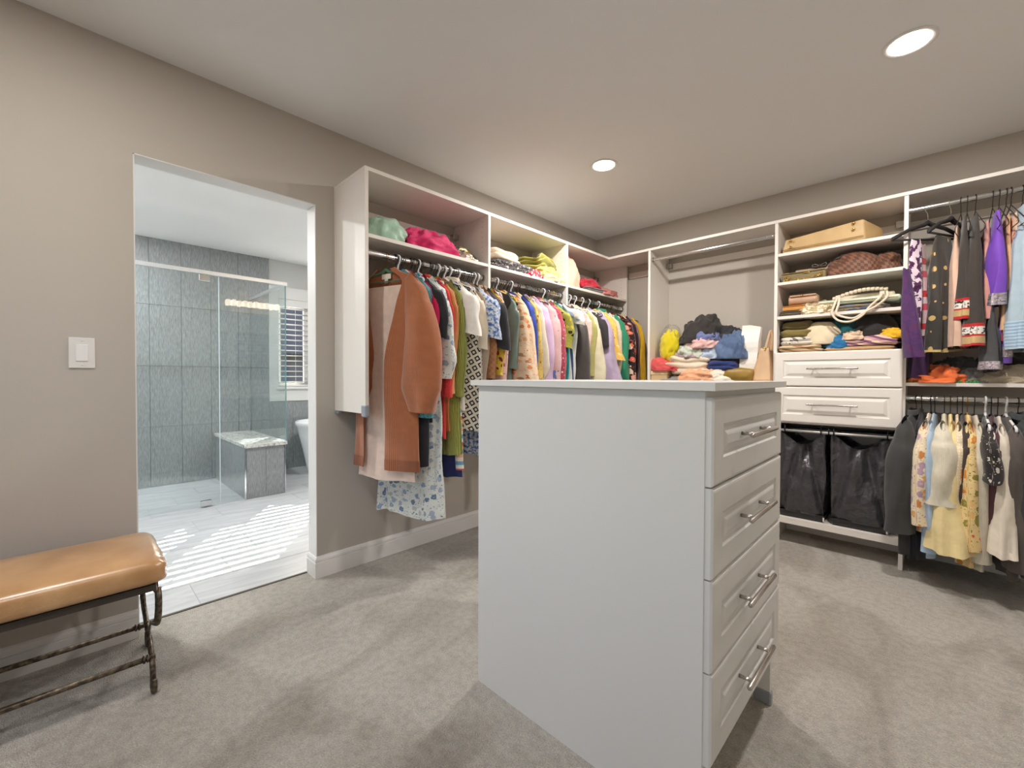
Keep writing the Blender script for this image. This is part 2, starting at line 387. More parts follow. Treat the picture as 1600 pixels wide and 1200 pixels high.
# ---------------------------------------------------------------- bathroom shell
struct(box('ceiling_bath', XW-0.12, -0.105, YB0-0.1, YB1+0.1, H, H+0.1, plain('bath_ceiling', (242, 241, 240), 0.8)))
struct(box('wall_bath_near', XW-0.12, -0.105, YB0-0.1, YB0, 0, H, M_BATHWALL))
struct(box('wall_bath_far', XW-0.12, -0.105, YB1, YB1+0.1, 0, H, M_BATHWALL))
BW0, BW1, BZ0, BZ1 = -1.93, -0.71, 0.97, 2.0
bw = struct(boxes('wall_bath_window', [(XW-0.12, XW, YB0, BW0, 0, H), (XW-0.12, XW, BW1, YB1, 0, H), (XW-0.12, XW, BW0, BW1, 0, BZ0), (XW-0.12, XW, BW0, BW1, BZ1, H)], M_BATHWALL))
fb = struct(box('floor_bath', XW, -0.105, YB0, YB1, -0.08, -0.0015, M_FGROUT))
def tile_box(name, dims, mat, parent, cache={}):
    x0, x1, y0, y1, z0, z1 = dims; key = (name, round(x1-x0, 4), round(y1-y0, 4), round(z1-z0, 4), mat.name)
    c = ((x0+x1)/2, (y0+y1)/2, z0)
    if key not in cache: o = box(name, *dims, mat, parent, bev=0.0012, origin=c); cache[key] = o.data; return o
    return link(name, cache[key], None, parent, Vector(c)-worldloc(parent))
pitch = 0.2985
for k in range(10):
    xa, xb = -0.105-pitch*(k+1)+0.0012, -0.105-pitch*k-0.0012
    j = -3.2+0.2*(k % 3)-1.8
    while j < YB1:
        a, b = max(j+0.0012, YB0), min(j+0.6-0.0012, YB1)
        if b-a > 0.03: tile_box('floor_tile', (xa, xb, a, b, -0.0015, 0.0), M_FTILE, fb)
        j += 0.6
ws = struct(box('threshold_shade_strip', -0.112, -0.098, D0+0.004, D1-0.004, -0.001, 0.004, plain('threshold_shadow', (90, 86, 80), 0.8)))  # dark strip painted in as the shadow line between carpet and tile
# tiled shower wall and wainscot (every tile its own piece on the wall)
gb = struct(box('wall_bath_grout', XW, XW+0.004, YB0, -2.025, 0, H, M_GROUT))
js = [-2.025, -2.335, -2.585, -2.835, -3.085]
while js[-1] > YB0+0.02: js.append(js[-1]-0.25)
js[-1] = YB0; zz = [0.0, 0.59, 1.19, 1.79, H]
for a, b in zip(js[1:], js[:-1]):
    for c, d in zip(zz, zz[1:]): tile_box('wall_tile', (XW+0.004, XW+0.012, a+0.001, b-0.001, c+0.001, d-0.001), M_WTILE, gb)
gw = struct(box('wall_bath_wainscot', XW, XW+0.004, -2.025, YB1, 0, 0.798, M_GROUT))
y = -2.025
while y < YB1-0.05:
    b = min(y+0.25, YB1)
    for c, d in ((0, 0.4), (0.4, 0.797)): tile_box('wall_tile', (XW+0.004, XW+0.012, y+0.001, b-0.001, c+0.001, d-0.001), M_WTILE, gw)
    y += 0.25
# bathroom window
w1 = struct(thing('window_1', (XW, -1.32, BZ0), 'white trimmed bathroom window seen past the shower glass', 'window')); del w1['category']
X0 = XW
boxes('window_trim', [(X0, X0+0.02, BW0-0.1, BW0, BZ0-0.17, BZ1+0.14), (X0, X0+0.02, BW1, BW1+0.1, BZ0-0.17, BZ1+0.14), (X0, X0+0.02, BW0, BW1, BZ1, BZ1+0.14), (X0, X0+0.02, BW0, BW1, BZ0-0.17, BZ0-0.03)], M_TRIM, w1, bev=0.003)
box('window_sill', X0-0.02, X0+0.045, BW0-0.03, BW1+0.03, BZ0-0.03, BZ0, M_TRIM, w1, bev=0.003)
boxes('sash', [(X0-0.1, X0-0.06, BW0, BW0+0.045, BZ0, BZ1), (X0-0.1, X0-0.06, BW1-0.045, BW1, BZ0, BZ1), (X0-0.1, X0-0.06, BW0+0.045, BW1-0.045, BZ0, BZ0+0.045), (X0-0.1, X0-0.06, BW0+0.045, BW1-0.045, BZ1-0.045, BZ1), (X0-0.1, X0-0.06, -1.62, -1.50, BZ0+0.045, BZ1-0.045)], M_TRIM, w1)
for a, b in ((BW0+0.045, -1.62), (-1.50, BW1-0.045)): box('pane', X0-0.083, X0-0.077, a, b, BZ0+0.045, BZ1-0.045, M_PANE, w1)
bl = thing('window_blind', (X0-0.025, -1.32, BZ0), 'white horizontal slat blind hanging in the bathroom window', 'blind')
box('head_rail', X0-0.055, X0+0.012, BW0+0.004, BW1-0.004, BZ1-0.085, BZ1-0.001, M_TRIM, bl, bev=0.003)
box('bottom_rail', X0-0.05, X0, BW0+0.006, BW1-0.006, BZ0+0.004, BZ0+0.022, M_TRIM, bl, bev=0.002)
sme = None; z = BZ0+0.058
while z < BZ1-0.1:
    if sme is None: so = box('slat', X0-0.052, X0+0.002, BW0+0.006, BW1-0.006, z, z+0.003, plain('blind_white', (176, 174, 172), 0.55), bl, origin=(X0-0.025, -1.32, z)); sme = so.data; so.rotation_euler = (0, math.radians(-6), 0)
    else: so = link('slat', sme, None, bl, Vector((X0-0.025, -1.32, z))-bl.location); so.rotation_euler = (0, math.radians(-6), 0)
    z += 0.062
for yy in (BW0+0.2, -1.32, BW1-0.2): tube('lift_cord', [(X0-0.025, yy, BZ0+0.02), (X0-0.025, yy, BZ1-0.085)], 0.0012, M_TRIM, bl, 5)
# what stands outside the bathroom window
gd = struct(box('ground', -60, -3.4, -45, 60, -3.2, -3.0, plain('lawn', (120, 124, 96), 0.95)))
hs = thing('neighbour_house', (-15, 4.0, -3.0), 'neighbouring house with grey siding outside the bathroom window', 'house')
box('house_wall', -19, -13.5, -3, 13, -3.0, 2.0, plain('siding', (92, 84, 84), 0.8), hs)
mesh('house_roof', [(-13.0, -3.6, 1.85), (-13.0, 13.6, 1.85), (-15.4, 13.6, 4.0), (-15.4, -3.6, 4.0), (-19.5, -3.6, 1.85), (-19.5, 13.6, 1.85)], [(0, 1, 2, 3), (3, 2, 5, 4), (0, 3, 4), (1, 5, 2)], plain('shingle', (70, 62, 64), 0.9), hs)
for yy in (0.5, 3.5, 6.5): box('house_window', -13.5, -13.46, yy, yy+1.1, 0.2, 1.4, plain('dark_window', (70, 80, 90), 0.1), hs)
tr = thing('spruce_tree', (-10.5, 2.0, -3.0), 'dark green spruce tree outside the bathroom window', 'tree')
tube('trunk', [(-10.5, 2.0, -3.0), (-10.5, 2.0, 2.8)], 0.1, plain('bark', (90, 74, 60), 0.9), tr, 8)
vs_, fs_ = [], []
for k in range(9):
    zc = -1.6+k*0.52; rr = 1.3*(1-k/9.6); n = len(vs_)
    vs_.append((-10.5, 2.0, zc+0.75))
    for q in range(16):
        th = 2*PI*q/16; r_ = rr*(1.0 if q % 2 else 0.68); vs_.append((-10.5+r_*math.cos(th), 2.0+r_*math.sin(th), zc-0.12*(q % 2)))
    for q in range(16): fs_.append((n, n+1+q, n+1+(q+1) % 16))
mesh('foliage', vs_, fs_, plain('spruce_needles', (58, 74, 58), 0.95), tr)

# ================================================================ SHOWER
M_SATIN = plain('satin_aluminium', (226, 228, 230), 0.35, metal=0.75)
sh = thing('shower_enclosure', (XG, -2.7, 0.0), 'frameless glass shower enclosure with chrome header and door hinges', 'shower')
box('door_panel', XG-0.005, XG+0.005, -3.52, -2.748, 0.012, 1.932, M_GLASS, sh)
v = [(-2.742, 0.004), (-2.562, 0.004), (-2.562, 0.488), (-2.225, 0.488), (-2.225, 1.932), (-2.742, 1.932)]
vv = [(XG-0.005, a, b) for a, b in v]+[(XG+0.005, a, b) for a, b in v]
mesh('fixed_panel', vv, [(0, 1, 2, 3, 4, 5), (11, 10, 9, 8, 7, 6)]+[(i, (i+1) % 6+0, (i+1) % 6+6, i+6) for i in range(6)], M_GLASS, sh)
box('return_panel', XW+0.012, XG-0.006, -2.222, -2.212, 0.488, 1.932, M_GLASS, sh)
box('glass_edge', XG-0.006, XG+0.006, -2.2249, -2.2185, 0.488, 1.932, M_GLASSEDGE, sh)
box('glass_edge', XG-0.0055, XG+0.0055, -2.7478, -2.7425, 0.006, 1.932, plain('polished_edge', (206, 222, 226), 0.1), sh)
box('header_rail', XG-0.014, XG+0.014, YB0, -2.208, 1.934, 1.966, M_SATIN, sh, bev=0.002)
box('header_rail', XW+0.012, XG-0.014, -2.231, -2.205, 1.934, 1.966, M_SATIN, sh, bev=0.002)
box('fixed_panel', XG-0.005, XG+0.005, YB0, -3.526, 0.004, 1.932, M_GLASS, sh)
for za, zb in ((1.876, 1.930), (0.010, 0.055)): box('hinge', XG-0.018, XG+0.018, -2.884, -2.808, za, zb, M_CHROME, sh, bev=0.003)
sb = thing('shower_bench', (-2.5, -2.39, 0), 'grey tiled shower bench with a pale marble top', 'bench')
box('core', XW+0.012, XG-0.014, -2.546, -2.234, 0.0, 0.455, M_GROUT, sb)
for a, b in ((-2.545, -2.392), (-2.390, -2.235)): box('bench_tile', XG-0.014, XG-0.006, a, b, 0.002, 0.453, M_WTILE, sb)
box('edge_strip', XG-0.014, XG-0.004, -2.560, -2.548, 0.0, 0.455, M_CHROME, sb); box('edge_strip', XG-0.014, XG-0.004, -2.232, -2.222, 0.0, 0.455, M_CHROME, sb)
box('bench_tile', XW+0.012, XG-0.014, -2.554, -2.546, 0.002, 0.453, M_WTILE, sb); box('bench_tile', XW+0.012, XG-0.014, -2.234, -2.226, 0.002, 0.453, M_WTILE, sb)
box('slab', XW+0.012, XG+0.006, -2.565, -2.212, 0.455, 0.487, M_MARBLE, sb, bev=0.002)
# freestanding bath tub
def tub():
    prof = [(0.30, 0.0), (0.315, 0.02), (0.335, 0.12), (0.37, 0.30), (0.405, 0.45), (0.425, 0.53), (0.437, 0.545), (0.440, 0.575), (0.432, 0.590), (0.415, 0.588), (0.395, 0.55), (0.36, 0.40), (0.30, 0.20), (0.20, 0.15), (0.001, 0.145)]
    t = thing('bath_tub', (-2.60, -1.02, 0), 'white freestanding bath tub under the bathroom window', 'bath tub')
    n = 48; vs_, fs_ = [], []
    for (r, z) in prof:
        for k in range(n):
            th = 2*PI*k/n; cx, cy = math.cos(th), math.sin(th)
            vs_.append((-2.62+sgp(cx, 0.8)*r*0.88, -1.02+sgp(cy, 0.75)*(r+0.43), z))
    for i in range(len(prof)-1):
        for k in range(n): fs_.append((i*n+k, i*n+(k+1) % n, (i+1)*n+(k+1) % n, (i+1)*n+k))
    fs_.append(tuple((len(prof)-1)*n+k for k in range(n)))
    mesh('basin', vs_, fs_, M_PORC, t, True)
    lathe('drain', [(0.03, 0.0), (0.03, 0.004), (0.001, 0.005)], (-2.62, -1.02, 0.146), M_CHROME, t, 16)
tub()
# vanity, mirror and light bar: seen as reflections in the shower glass
va = thing('vanity_cabinet', (-0.37, -1.5, 0), 'grey bathroom vanity mirrored in the shower glass', 'cabinet')
M_VAN = plain('vanity_grey', (120, 128, 132), 0.45)
box('body', -0.64, -0.106, -2.36, -0.7, 0.0, 0.84, M_VAN, va)
box('worktop', -0.66, -0.106, -2.38, -0.68, 0.84, 0.87, plain('quartz', (226, 228, 230), 0.2), va, bev=0.003)
for i, a in enumerate((-2.35, -1.94, -1.53, -1.12)):
    d = box('door', -0.66, -0.641, a+0.003, a+0.407, 0.08, 0.82, M_VAN, va, bev=0.002)
    hy = a+0.36 if i % 2 == 0 else a+0.05
    tube('handle', [(-0.685, hy, 0.47), (-0.685, hy, 0.66)], 0.006, M_CHROME, d)
    d.children[0].location = Vector((0, 0, 0))
mi = thing('bathroom_mirror', (-0.115, -1.56, 1.05), 'wide frameless mirror above the vanity, seen in the shower glass', 'mirror')
box('silvered_glass', -0.114, -0.106, -2.40, -0.72, 0.98, 1.86, M_MIRROR, mi)
lb = thing('vanity_light', (-0.16, -2.02, 1.95), 'crystal vanity light bar shining in the shower glass', 'lamp')
box('back_plate', -0.13, -0.106, -2.30, -1.74, 1.955, 2.02, M_CHROME, lb)
for k in range(10):
    a = -2.32+0.06*k; box('crystal', -0.2, -0.131, a+0.004, a+0.056, 1.945+0.006*(k % 2), 2.02+0.006*(k % 2), M_CRYSTAL, lb, bev=0.012, seg=1)
ou = thing('wall_outlet', (-0.106, -1.98, 0.9), 'white double outlet above the vanity, seen in the shower glass', 'outlet')
box('plate', -0.114, -0.106, -2.04, -1.92, 0.875, 0.955, M_TRIM, ou, bev=0.002)
for a in (-2.01, -1.97, -1.93): box('socket', -0.117, -0.114, a-0.012, a+0.004, 0.895, 0.935, M_GREYPLASTIC, ou)

# ================================================================ CEILING LIGHTS
def downlight(x, y, label, watts=19.0, col=(1.0, 0.945, 0.89)):
    t = thing('recessed_downlight', (x, y, H), label, 'ceiling light', 'recessed ceiling lights')
    lathe('trim_ring', [(0.086, 0.0), (0.086, -0.004), (0.080, -0.006), (0.068, -0.004), (0.066, 0.002)], (x, y, H), M_TRIM, t, 32)
    lathe('lens', [(0.067, -0.003), (0.04, -0.005), (0.0005, -0.006)], (x, y, H), M_LENS, t, 32)
    l = bpy.data.lights.new('led', 'AREA'); l.shape = 'DISK'; l.size = 0.13; l.energy = watts; l.color = col
    o = bpy.data.objects.new('led', l); COL.objects.link(o); o.parent = t; o.location = (0, 0, -0.009)
downlight(0.866, -1.247, 'round recessed ceiling light near the closet corner')
downlight(2.293, -1.262, 'round recessed ceiling light cut by the top of the frame')
downlight(0.866, -3.75, 'added round ceiling fill light behind the viewer, left one', 9.0)  # this lamp and the next are assumed, added unseen to fill the room
downlight(2.293, -3.95, 'added round ceiling fill light behind the viewer, right one', 8.0)

for x_, y_, n_ in ((-2.5, -3.75, 'inside the shower, out of view'), (-1.25, -3.9, 'over the bathroom floor left of the doorway'), (-1.25, -1.2, 'over the vanity floor right of the doorway')):
    downlight(x_, y_, 'added round bathroom fill light '+n_, 25.0, (0.99, 1.0, 1.0))  # lamps added out of sight to brighten the bathroom

# ================================================================ LIGHT SWITCH
sw = thing('light_switch', (0, -3.592, 1.12), 'white rocker light switch on the greige wall left of the doorway', 'switch')
box('plate', 0.0, 0.006, -3.629, -3.555, 1.121, 1.240, M_TRIM, sw, bev=0.002)
rk = box('rocker', 0.006, 0.0095, -3.609, -3.575, 1.149, 1.213, plain('switch_rocker', (236, 236, 236), 0.3), sw, bev=0.001)
for zz_ in (1.134, 1.228): lathe('screw', [(0.0035, 0), (0.0001, 0.001)], (0.0065, -3.592, zz_), M_TRIM, sw, 10)
# ================================================================ CLOSET SHELVING
T = 0.019
DL = 0.356                    # depth of the unit on the left wall
DB = -0.345                   # front of the units on the back wall
ZT = 2.136
ts = thing('closet_top_shelf', (0.3, -0.2, ZT-T), 'long white L-shaped top shelf running round the closet corner', 'shelf')
pl = [(0, -2.601), (DL, -2.601), (DL, -0.349), (RX-0.002, -0.349), (RX-0.002, -0.002), (0, -0.002)]
pl = [(x+0.001 if x == 0 else x, y) for x, y in pl]
vv = [(x, y, ZT-T) for x, y in pl]+[(x, y, ZT) for x, y in pl]
mesh('panel', vv, [(5, 4, 3, 2, 1, 0), (6, 7, 8, 9, 10, 11)]+[(i, (i+1) % 6, (i+1) % 6+6, i+6) for i in range(6)], M_MEL, ts)
def rod_geo(p0, p1, rx=0.0085, rz=0.015, n=16):
    """oval rod between two points, flat vertical section"""
    p0, p1 = Vector(p0), Vector(p1); d = (p1-p0).normalized(); s = d.cross(Vector((0, 0, 1)))
    vs_ = [p+s*(rx*math.cos(2*PI*k/n))+Vector((0, 0, rz*math.sin(2*PI*k/n))) for p in (p0, p1) for k in range(n)]
    fs_ = [(k, (k+1) % n, n+(k+1) % n, n+k) for k in range(n)]
    return vs_, fs_
def rod(p0, p1, parent):
    v, f = rod_geo(p0, p1); o = mesh('hanging_rod', v, f, M_CHROME, parent, True)
    p0, p1 = Vector(p0), Vector(p1); d = (p1-p0).normalized()
    for q, e in ((p0, d), (p1, -d)):
        v, f = rod_geo(q, q+e*0.012, 0.0125, 0.02); mesh('rod_bracket', v, f, M_NICKEL, o, True)
    return o
def peg_holes(name, face, xs, zs, parent, axis):
    """column of small drilled holes, flat dark dots painted for their shade"""
    vs_, fs_ = [], []
    for x in xs:
        for z in zs:
            n = len(vs_)
            for k in range(6):
                th = 2*PI*k/6; a, b = 0.0028*math.cos(th), 0.0028*math.sin(th)
                vs_.append((x+a, face, z+b) if axis == 'y' else (face, x+a, z+b))
            fs_.append(tuple(range(n, n+6)))
    o = mesh(name, vs_, fs_, plain('hole_shade', (150, 142, 134), 0.9), parent); o['kind'] = 'stuff'; return o  # flat dots without depth; the shade in the holes is their colour
RODL = (0.315, 1.725)
lu = thing('hanging_unit', (0.18, -1.3, 0.905), 'white wall-hung closet unit with three bays of clothes', 'closet unit')
LP = [-2.601, -1.772, -0.955, -0.041]
for i, y in enumerate(LP):
    p = box('side_panel', 0.001, DL, y, y+T, 0.905, ZT-T, M_MEL, lu, bev=0.0008)
    if i:
        peg_holes('peg_hole_rows', y-0.0006, (0.06, 0.30), [1.86+0.032*k for k in range(8)], p, 'y')
for i in range(3):
    box('shelf', 0.001, DL-0.002, LP[i]+T, LP[i+1], 1.789, 1.808, M_MEL, lu, bev=0.0008)
    rod((RODL[0], LP[i]+T, RODL[1]), (RODL[0], LP[i+1], RODL[1]), lu)
    box('wall_cleat', 0.001, 0.017, LP[i]+T, LP[i+1], 1.985, 2.050, M_MEL, lu, bev=0.002)
    b_ = box('cabinet_hanger', 0.018, 0.06, LP[i+1]-0.045, LP[i+1]-0.002, 2.02, 2.055, M_NICKEL, lu, bev=0.003)
# grey plastic caps on the lower corners of the end panel
box('corner_cap', 0.315, 0.361, LP[0]-0.004, LP[0]+T+0.004, 0.888, 0.948, M_GREYPLASTIC, lu, bev=0.006, seg=2)
box('corner_cap', 0.001, 0.045, LP[0]-0.002, LP[0]+T+0.002, 0.888, 0.906, M_GREYPLASTIC, lu, bev=0.002)

# units along the back wall
P1, P2, P3, P4 = 0.719, 1.618, 2.254, 3.06
c1 = thing('hanging_bay', (1.15, -0.17, 0), 'white open closet bay with an empty chrome rod above a clothes pile', 'closet unit')
box('side_panel', P1, P1+T, DB, -0.002, 0.0, ZT-T, M_MEL, c1, bev=0.0008)
box('shelf', P1+T, P2, DB+0.002, -0.002, 1.048, 1.067, M_MEL, c1, bev=0.0008)
rod((P1+T, -0.315, 2.047), (P2, -0.315, 2.047), c1)
box('wall_cleat', P1+T, P2, -0.018, -0.002, 2.015, 2.065, M_MEL, c1, bev=0.002)
box('wall_cleat', DL+0.01, P1, -0.018, -0.002, 2.0, 2.05, M_MEL, c1, bev=0.002)
box('cabinet_hanger', P1+T, P1+T+0.045, -0.06, -0.018, 2.02, 2.06, M_NICKEL, c1, bev=0.003)

def raised_front(name, u0, u1, v0, v1, depth, place, mat, parent, frame=0.052, th=0.019):
    """raised-panel drawer front; place(u, v, d) -> world, d grows out of the cabinet"""
    prof = [(0.0, 0.0), (0.0, th-0.006), (0.004, th-0.001), (0.009, th), (frame, th), (frame+0.004, th-0.005), (frame+0.012, th-0.0065), (frame+0.026, th-0.001), (frame+0.030, th)]
    vs_, fs_ = [], []
    for ins, d in prof:
        for (u, v_) in ((u0+ins, v0+ins), (u1-ins, v0+ins), (u1-ins, v1-ins), (u0+ins, v1-ins)): vs_.append(place(u, v_, d))
    for i in range(len(prof)-1):
        for k in range(4): fs_.append((i*4+k, i*4+(k+1) % 4, (i+1)*4+(k+1) % 4, (i+1)*4+k))
    n = (len(prof)-1)*4; fs_.append((n, n+1, n+2, n+3)); fs_.append((3, 2, 1, 0))
    return mesh(name, vs_, fs_, mat, parent)
def bar_handle(u0, u1, v, place, d0, parent, reach=0.032, r=0.0058, mat=None, post=0.035):
    mat = mat or M_NICKEL
    h = tube('handle', [place(u0, v, d0+reach), place(u0+0.003, v, d0+reach), place(u1-0.003, v, d0+reach), place(u1, v, d0+reach)], [r*0.8, r, r, r*0.8], mat, parent, 14)
    for u in (u0+post, u1-post): tube('handle_post', [place(u, v, d0), place(u, v, d0+reach)], r*0.8, mat, h, 10)
tw = thing('shelf_tower', (1.94, -0.17, 0), 'white closet tower with handbag shelves, two drawers and a hamper bay', 'closet unit')
for x in (P2, P3): box('side_panel', x, x+T, DB, -0.002, 0.0, ZT-T, M_MEL, tw, bev=0.0008)
for z in (1.913, 1.723, 1.498): box('shelf', P2+T, P3, DB+0.002, -0.002, z-T, z, M_MEL, tw, bev=0.0008)
box('drawer_case', P2+T, P3, DB+0.001, -0.002, 1.236, 1.255, M_MEL, tw, bev=0.0008)
box('drawer_case', P2+T, P3, DB+0.004, -0.002, 0.796, 0.812, M_MEL, tw)
box('wall_cleat', P2+T, P3, -0.018, -0.002, 2.0, 2.05, M_MEL, tw, bev=0.002)
box('cabinet_hanger', P3-0.05, P3-0.004, -0.06, -0.018, 2.02, 2.06, M_NICKEL, tw, bev=0.003)
box('back_panel', P2+T, P3, -0.012, -0.003, 0.0, 1.236, M_MEL, tw)
box('bottom_shelf', P2+T, P3, DB+0.001, -0.002, 0.135, 0.176, M_MEL, tw, bev=0.0008)
pb = lambda u, v, d: (u, DB-d, v)
for za, zb, hz in ((1.040, 1.258, 1.150), (0.806, 1.034, 0.924)):
    d = raised_front('drawer', P2+0.009, P3+0.008, za, zb, 0.019, pb, M_MEL, tw)
    bar_handle(1.812, 2.068, hz, pb, 0.019, d)
c3 = thing('double_hang_bay', (2.66, -0.17, 0), 'white closet bay with two chrome rods and a middle shelf', 'closet unit')
box('shelf', P3+T, P4, DB+0.002, -0.002, 1.048, 1.067, M_MEL, c3, bev=0.0008)
box('side_panel', P4, P4+T, DB, -0.002, 0.0, ZT-T, M_MEL, c3, bev=0.0008)
rod((P3+T, -0.30, 2.040), (P4, -0.30, 2.040), c3); rod((P3+T, -0.30, 0.978), (P4, -0.30, 0.978), c3)
box('wall_cleat', P3+T, P4, -0.018, -0.002, 2.0, 2.05, M_MEL, c3, bev=0.002); box('wall_cleat', P3+T, P4, -0.018, -0.002, 0.885, 0.935, M_MEL, c3, bev=0.002)

# pull-out hamper rack and its two bags
hr = thing('hamper_rack', (1.94, -0.2, 0.75), 'pull-out metal hamper rack under the white drawers', 'rack')
tube('rail', [(P2+T+0.004, DB+0.008, 0.748), (P3-0.004, DB+0.008, 0.748)], 0.0085, plain('silver_paint', (196, 194, 192), 0.35, metal=0.5), hr, 12)
tube('rail', [(P2+T+0.004, DB+0.035, 0.778), (P3-0.004, DB+0.035, 0.778)], 0.006, M_BLACKMETAL, hr, 10)
tube('rail', [(P2+T+0.004, -0.06, 0.748), (P3-0.004, -0.06, 0.748)], 0.0075, M_BLACKMETAL, hr, 10)
for x in (P2+T+0.004, P3-0.016): box('slide', x, x+0.012, DB+0.012, -0.03, 0.735, 0.765, M_BLACKMETAL, hr, bev=0.002)
for x in (1.69, 1.885, 1.925, 1.95, 2.2): tube('bag_hook', [(x, DB+0.03, 0.779), (x, DB-0.003, 0.772), (x, DB-0.004, 0.752), (x, DB+0.002, 0.735)], 0.0035, M_BLACKMETAL, hr, 6)
M_BAG = plain('black_nylon', (60, 58, 62), 0.27, spec=0.7, bump=(10, 0.9, 0.03))
def hamper(x0, x1, label, sd):
    t = thing('hamper_bag', ((x0+x1)/2, -0.2, 0.176), label, 'laundry bag', 'hamper bags')
    y0, y1 = DB+0.012, -0.045; vs_, fs_, nx, nzv = [], [], 24, 30
    # front, right, back, left strips as one ring of 4 walls
    per = [(x0+(x1-x0)*i/nx, y0, 'f') for i in range(nx)]+[(x1, y0+(y1-y0)*i/8, 'r') for i in range(8)]+[(x1-(x1-x0)*i/nx, y1, 'b') for i in range(nx)]+[(x0, y1-(y1-y0)*i/8, 'l') for i in range(8)]
    cx, cy = (x0+x1)/2, (y0+y1)/2; m = len(per)
    for j in range(nzv+1):
        tt = j/nzv
        for (x, y, s) in per:
            u = (x-x0)/(x1-x0); z = 0.215+(0.735-0.215)*tt
            sag = 0.075*math.sin(PI*max(0, min(1, (u-0.02)/0.96)))**1.6 if s in 'fb' else 0.0
            z -= sag*tt**5
            tap = 1-0.05*(1-tt)**1.5
            xx, yy = cx+(x-cx)*tap, cy+(y-cy)*tap
            if s == 'f':
                fold = math.sin((u*7.0+1.6*math.sin(tt*3+sd))*1.7+sd)*0.010+abs(math.sin((u-0.5)*(5+5*tt)+(1-tt)*2.5*(1 if u > .5 else -1)+sd))*0.022
                v_fold = 0.028*math.exp(-((u-0.5-0.16*math.sin(sd))/0.14)**2)*sm(tt, 0.25, 1.0)
                yy += -0.006*math.sin(PI*u)*math.sin(PI*tt)*2+fold*(0.35+0.65*tt)+v_fold+0.024*math.exp(-((abs(u-0.5)-0.46*(1-tt)-0.03*math.sin(sd))/0.06)**2)-0.006+nz(x*6, tt*3, sd)*0.008
            if s in 'rl': xx += (0.006*math.sin(tt*9+y*30+sd)-0.004)*(1 if s == 'r' else -1)
            yy = max(yy, y0-0.004)
            vs_.append((xx, yy, z))
    for j in range(nzv):
        for k in range(m): fs_.append((j*m+k, j*m+(k+1) % m, (j+1)*m+(k+1) % m, (j+1)*m+k))
    fs_.append(tuple(range(m-1, -1, -1)))
    b = mesh('bag', vs_, fs_, M_BAG, t, True)
    mesh('bottom_band', [(cx+(x-cx)*q, cy+(y-cy)*q, z) for q, z in ((0.90, 0.178), (0.945, 0.200), (0.955, 0.222)) for (x, y, s) in per], [(j*m+k, j*m+(k+1) % m, (j+1)*m+(k+1) % m, (j+1)*m+k) for j in range(2) for k in range(m)]+[tuple(range(m-1, -1, -1))], plain('black_webbing', (44, 42, 44), 0.6), t, True)
    box('care_label', x1-0.012, x1-0.004, y0-0.012, y0-0.008, 0.19, 0.215, M_TRIM, t)
hamper(1.655, 1.912, 'left black nylon laundry hamper bag under the drawers', 0.6)
hamper(1.934, 2.212, 'right black nylon laundry hamper bag beside the hanging charcoal jacket', 2.3)

# ================================================================ ISLAND
IX0, IX1, IY0, IY1 = 1.219, 2.002, -2.612, -1.992
il = thing('drawer_island', (1.6, -2.3, 0), 'white closet island with four raised-panel drawers and a thin top', 'island')
box('side_panel', IX0, IX1, IY0, IY0+T, 0.0, 1.061, M_ISL, il, bev=0.0008)
box('side_panel', IX0, IX1, IY1-T, IY1, 0.0, 1.061, M_ISL, il, bev=0.0008)
box('back_panel', IX0, IX0+0.016, IY0+T, IY1-T, 0.02, 1.061, M_ISL, il)
box('drawer_case', IX0+0.016, IX1-0.001, IY0+T, IY1-T, 0.185, 0.204, M_ISL, il)
box('drawer_case', IX0+0.016, IX1-0.001, IY0+T, IY1-T, 1.042, 1.061, M_ISL, il)
box('toe_kick', IX1-0.075, IX1-0.06, IY0+T, IY1-T, 0.0, 0.185, M_ISL, il)
box('foot_cap', IX1-0.05, IX1+0.004, IY1-T-0.004, IY1+0.004, 0.0, 0.045, M_GREYPLASTIC, il, bev=0.004)
box('worktop', 1.196, 2.030, -2.630, -1.973, 1.0615, 1.081, M_ISL, il, bev=0.0008)
pi_ = lambda u, v, d: (IX1+d, u, v)
for za, zb, hz in ((0.841, 1.046, 0.948), (0.627, 0.837, 0.734), (0.410, 0.623, 0.521), (0.190, 0.406, 0.311)):
    d = raised_front('drawer', IY0+0.004, IY1+0.002, za, zb, 0.019, pi_, M_ISL, il, frame=0.062)
    bar_handle(-2.443, -2.205, hz, pi_, 0.019, d, reach=0.034, r=0.0062)

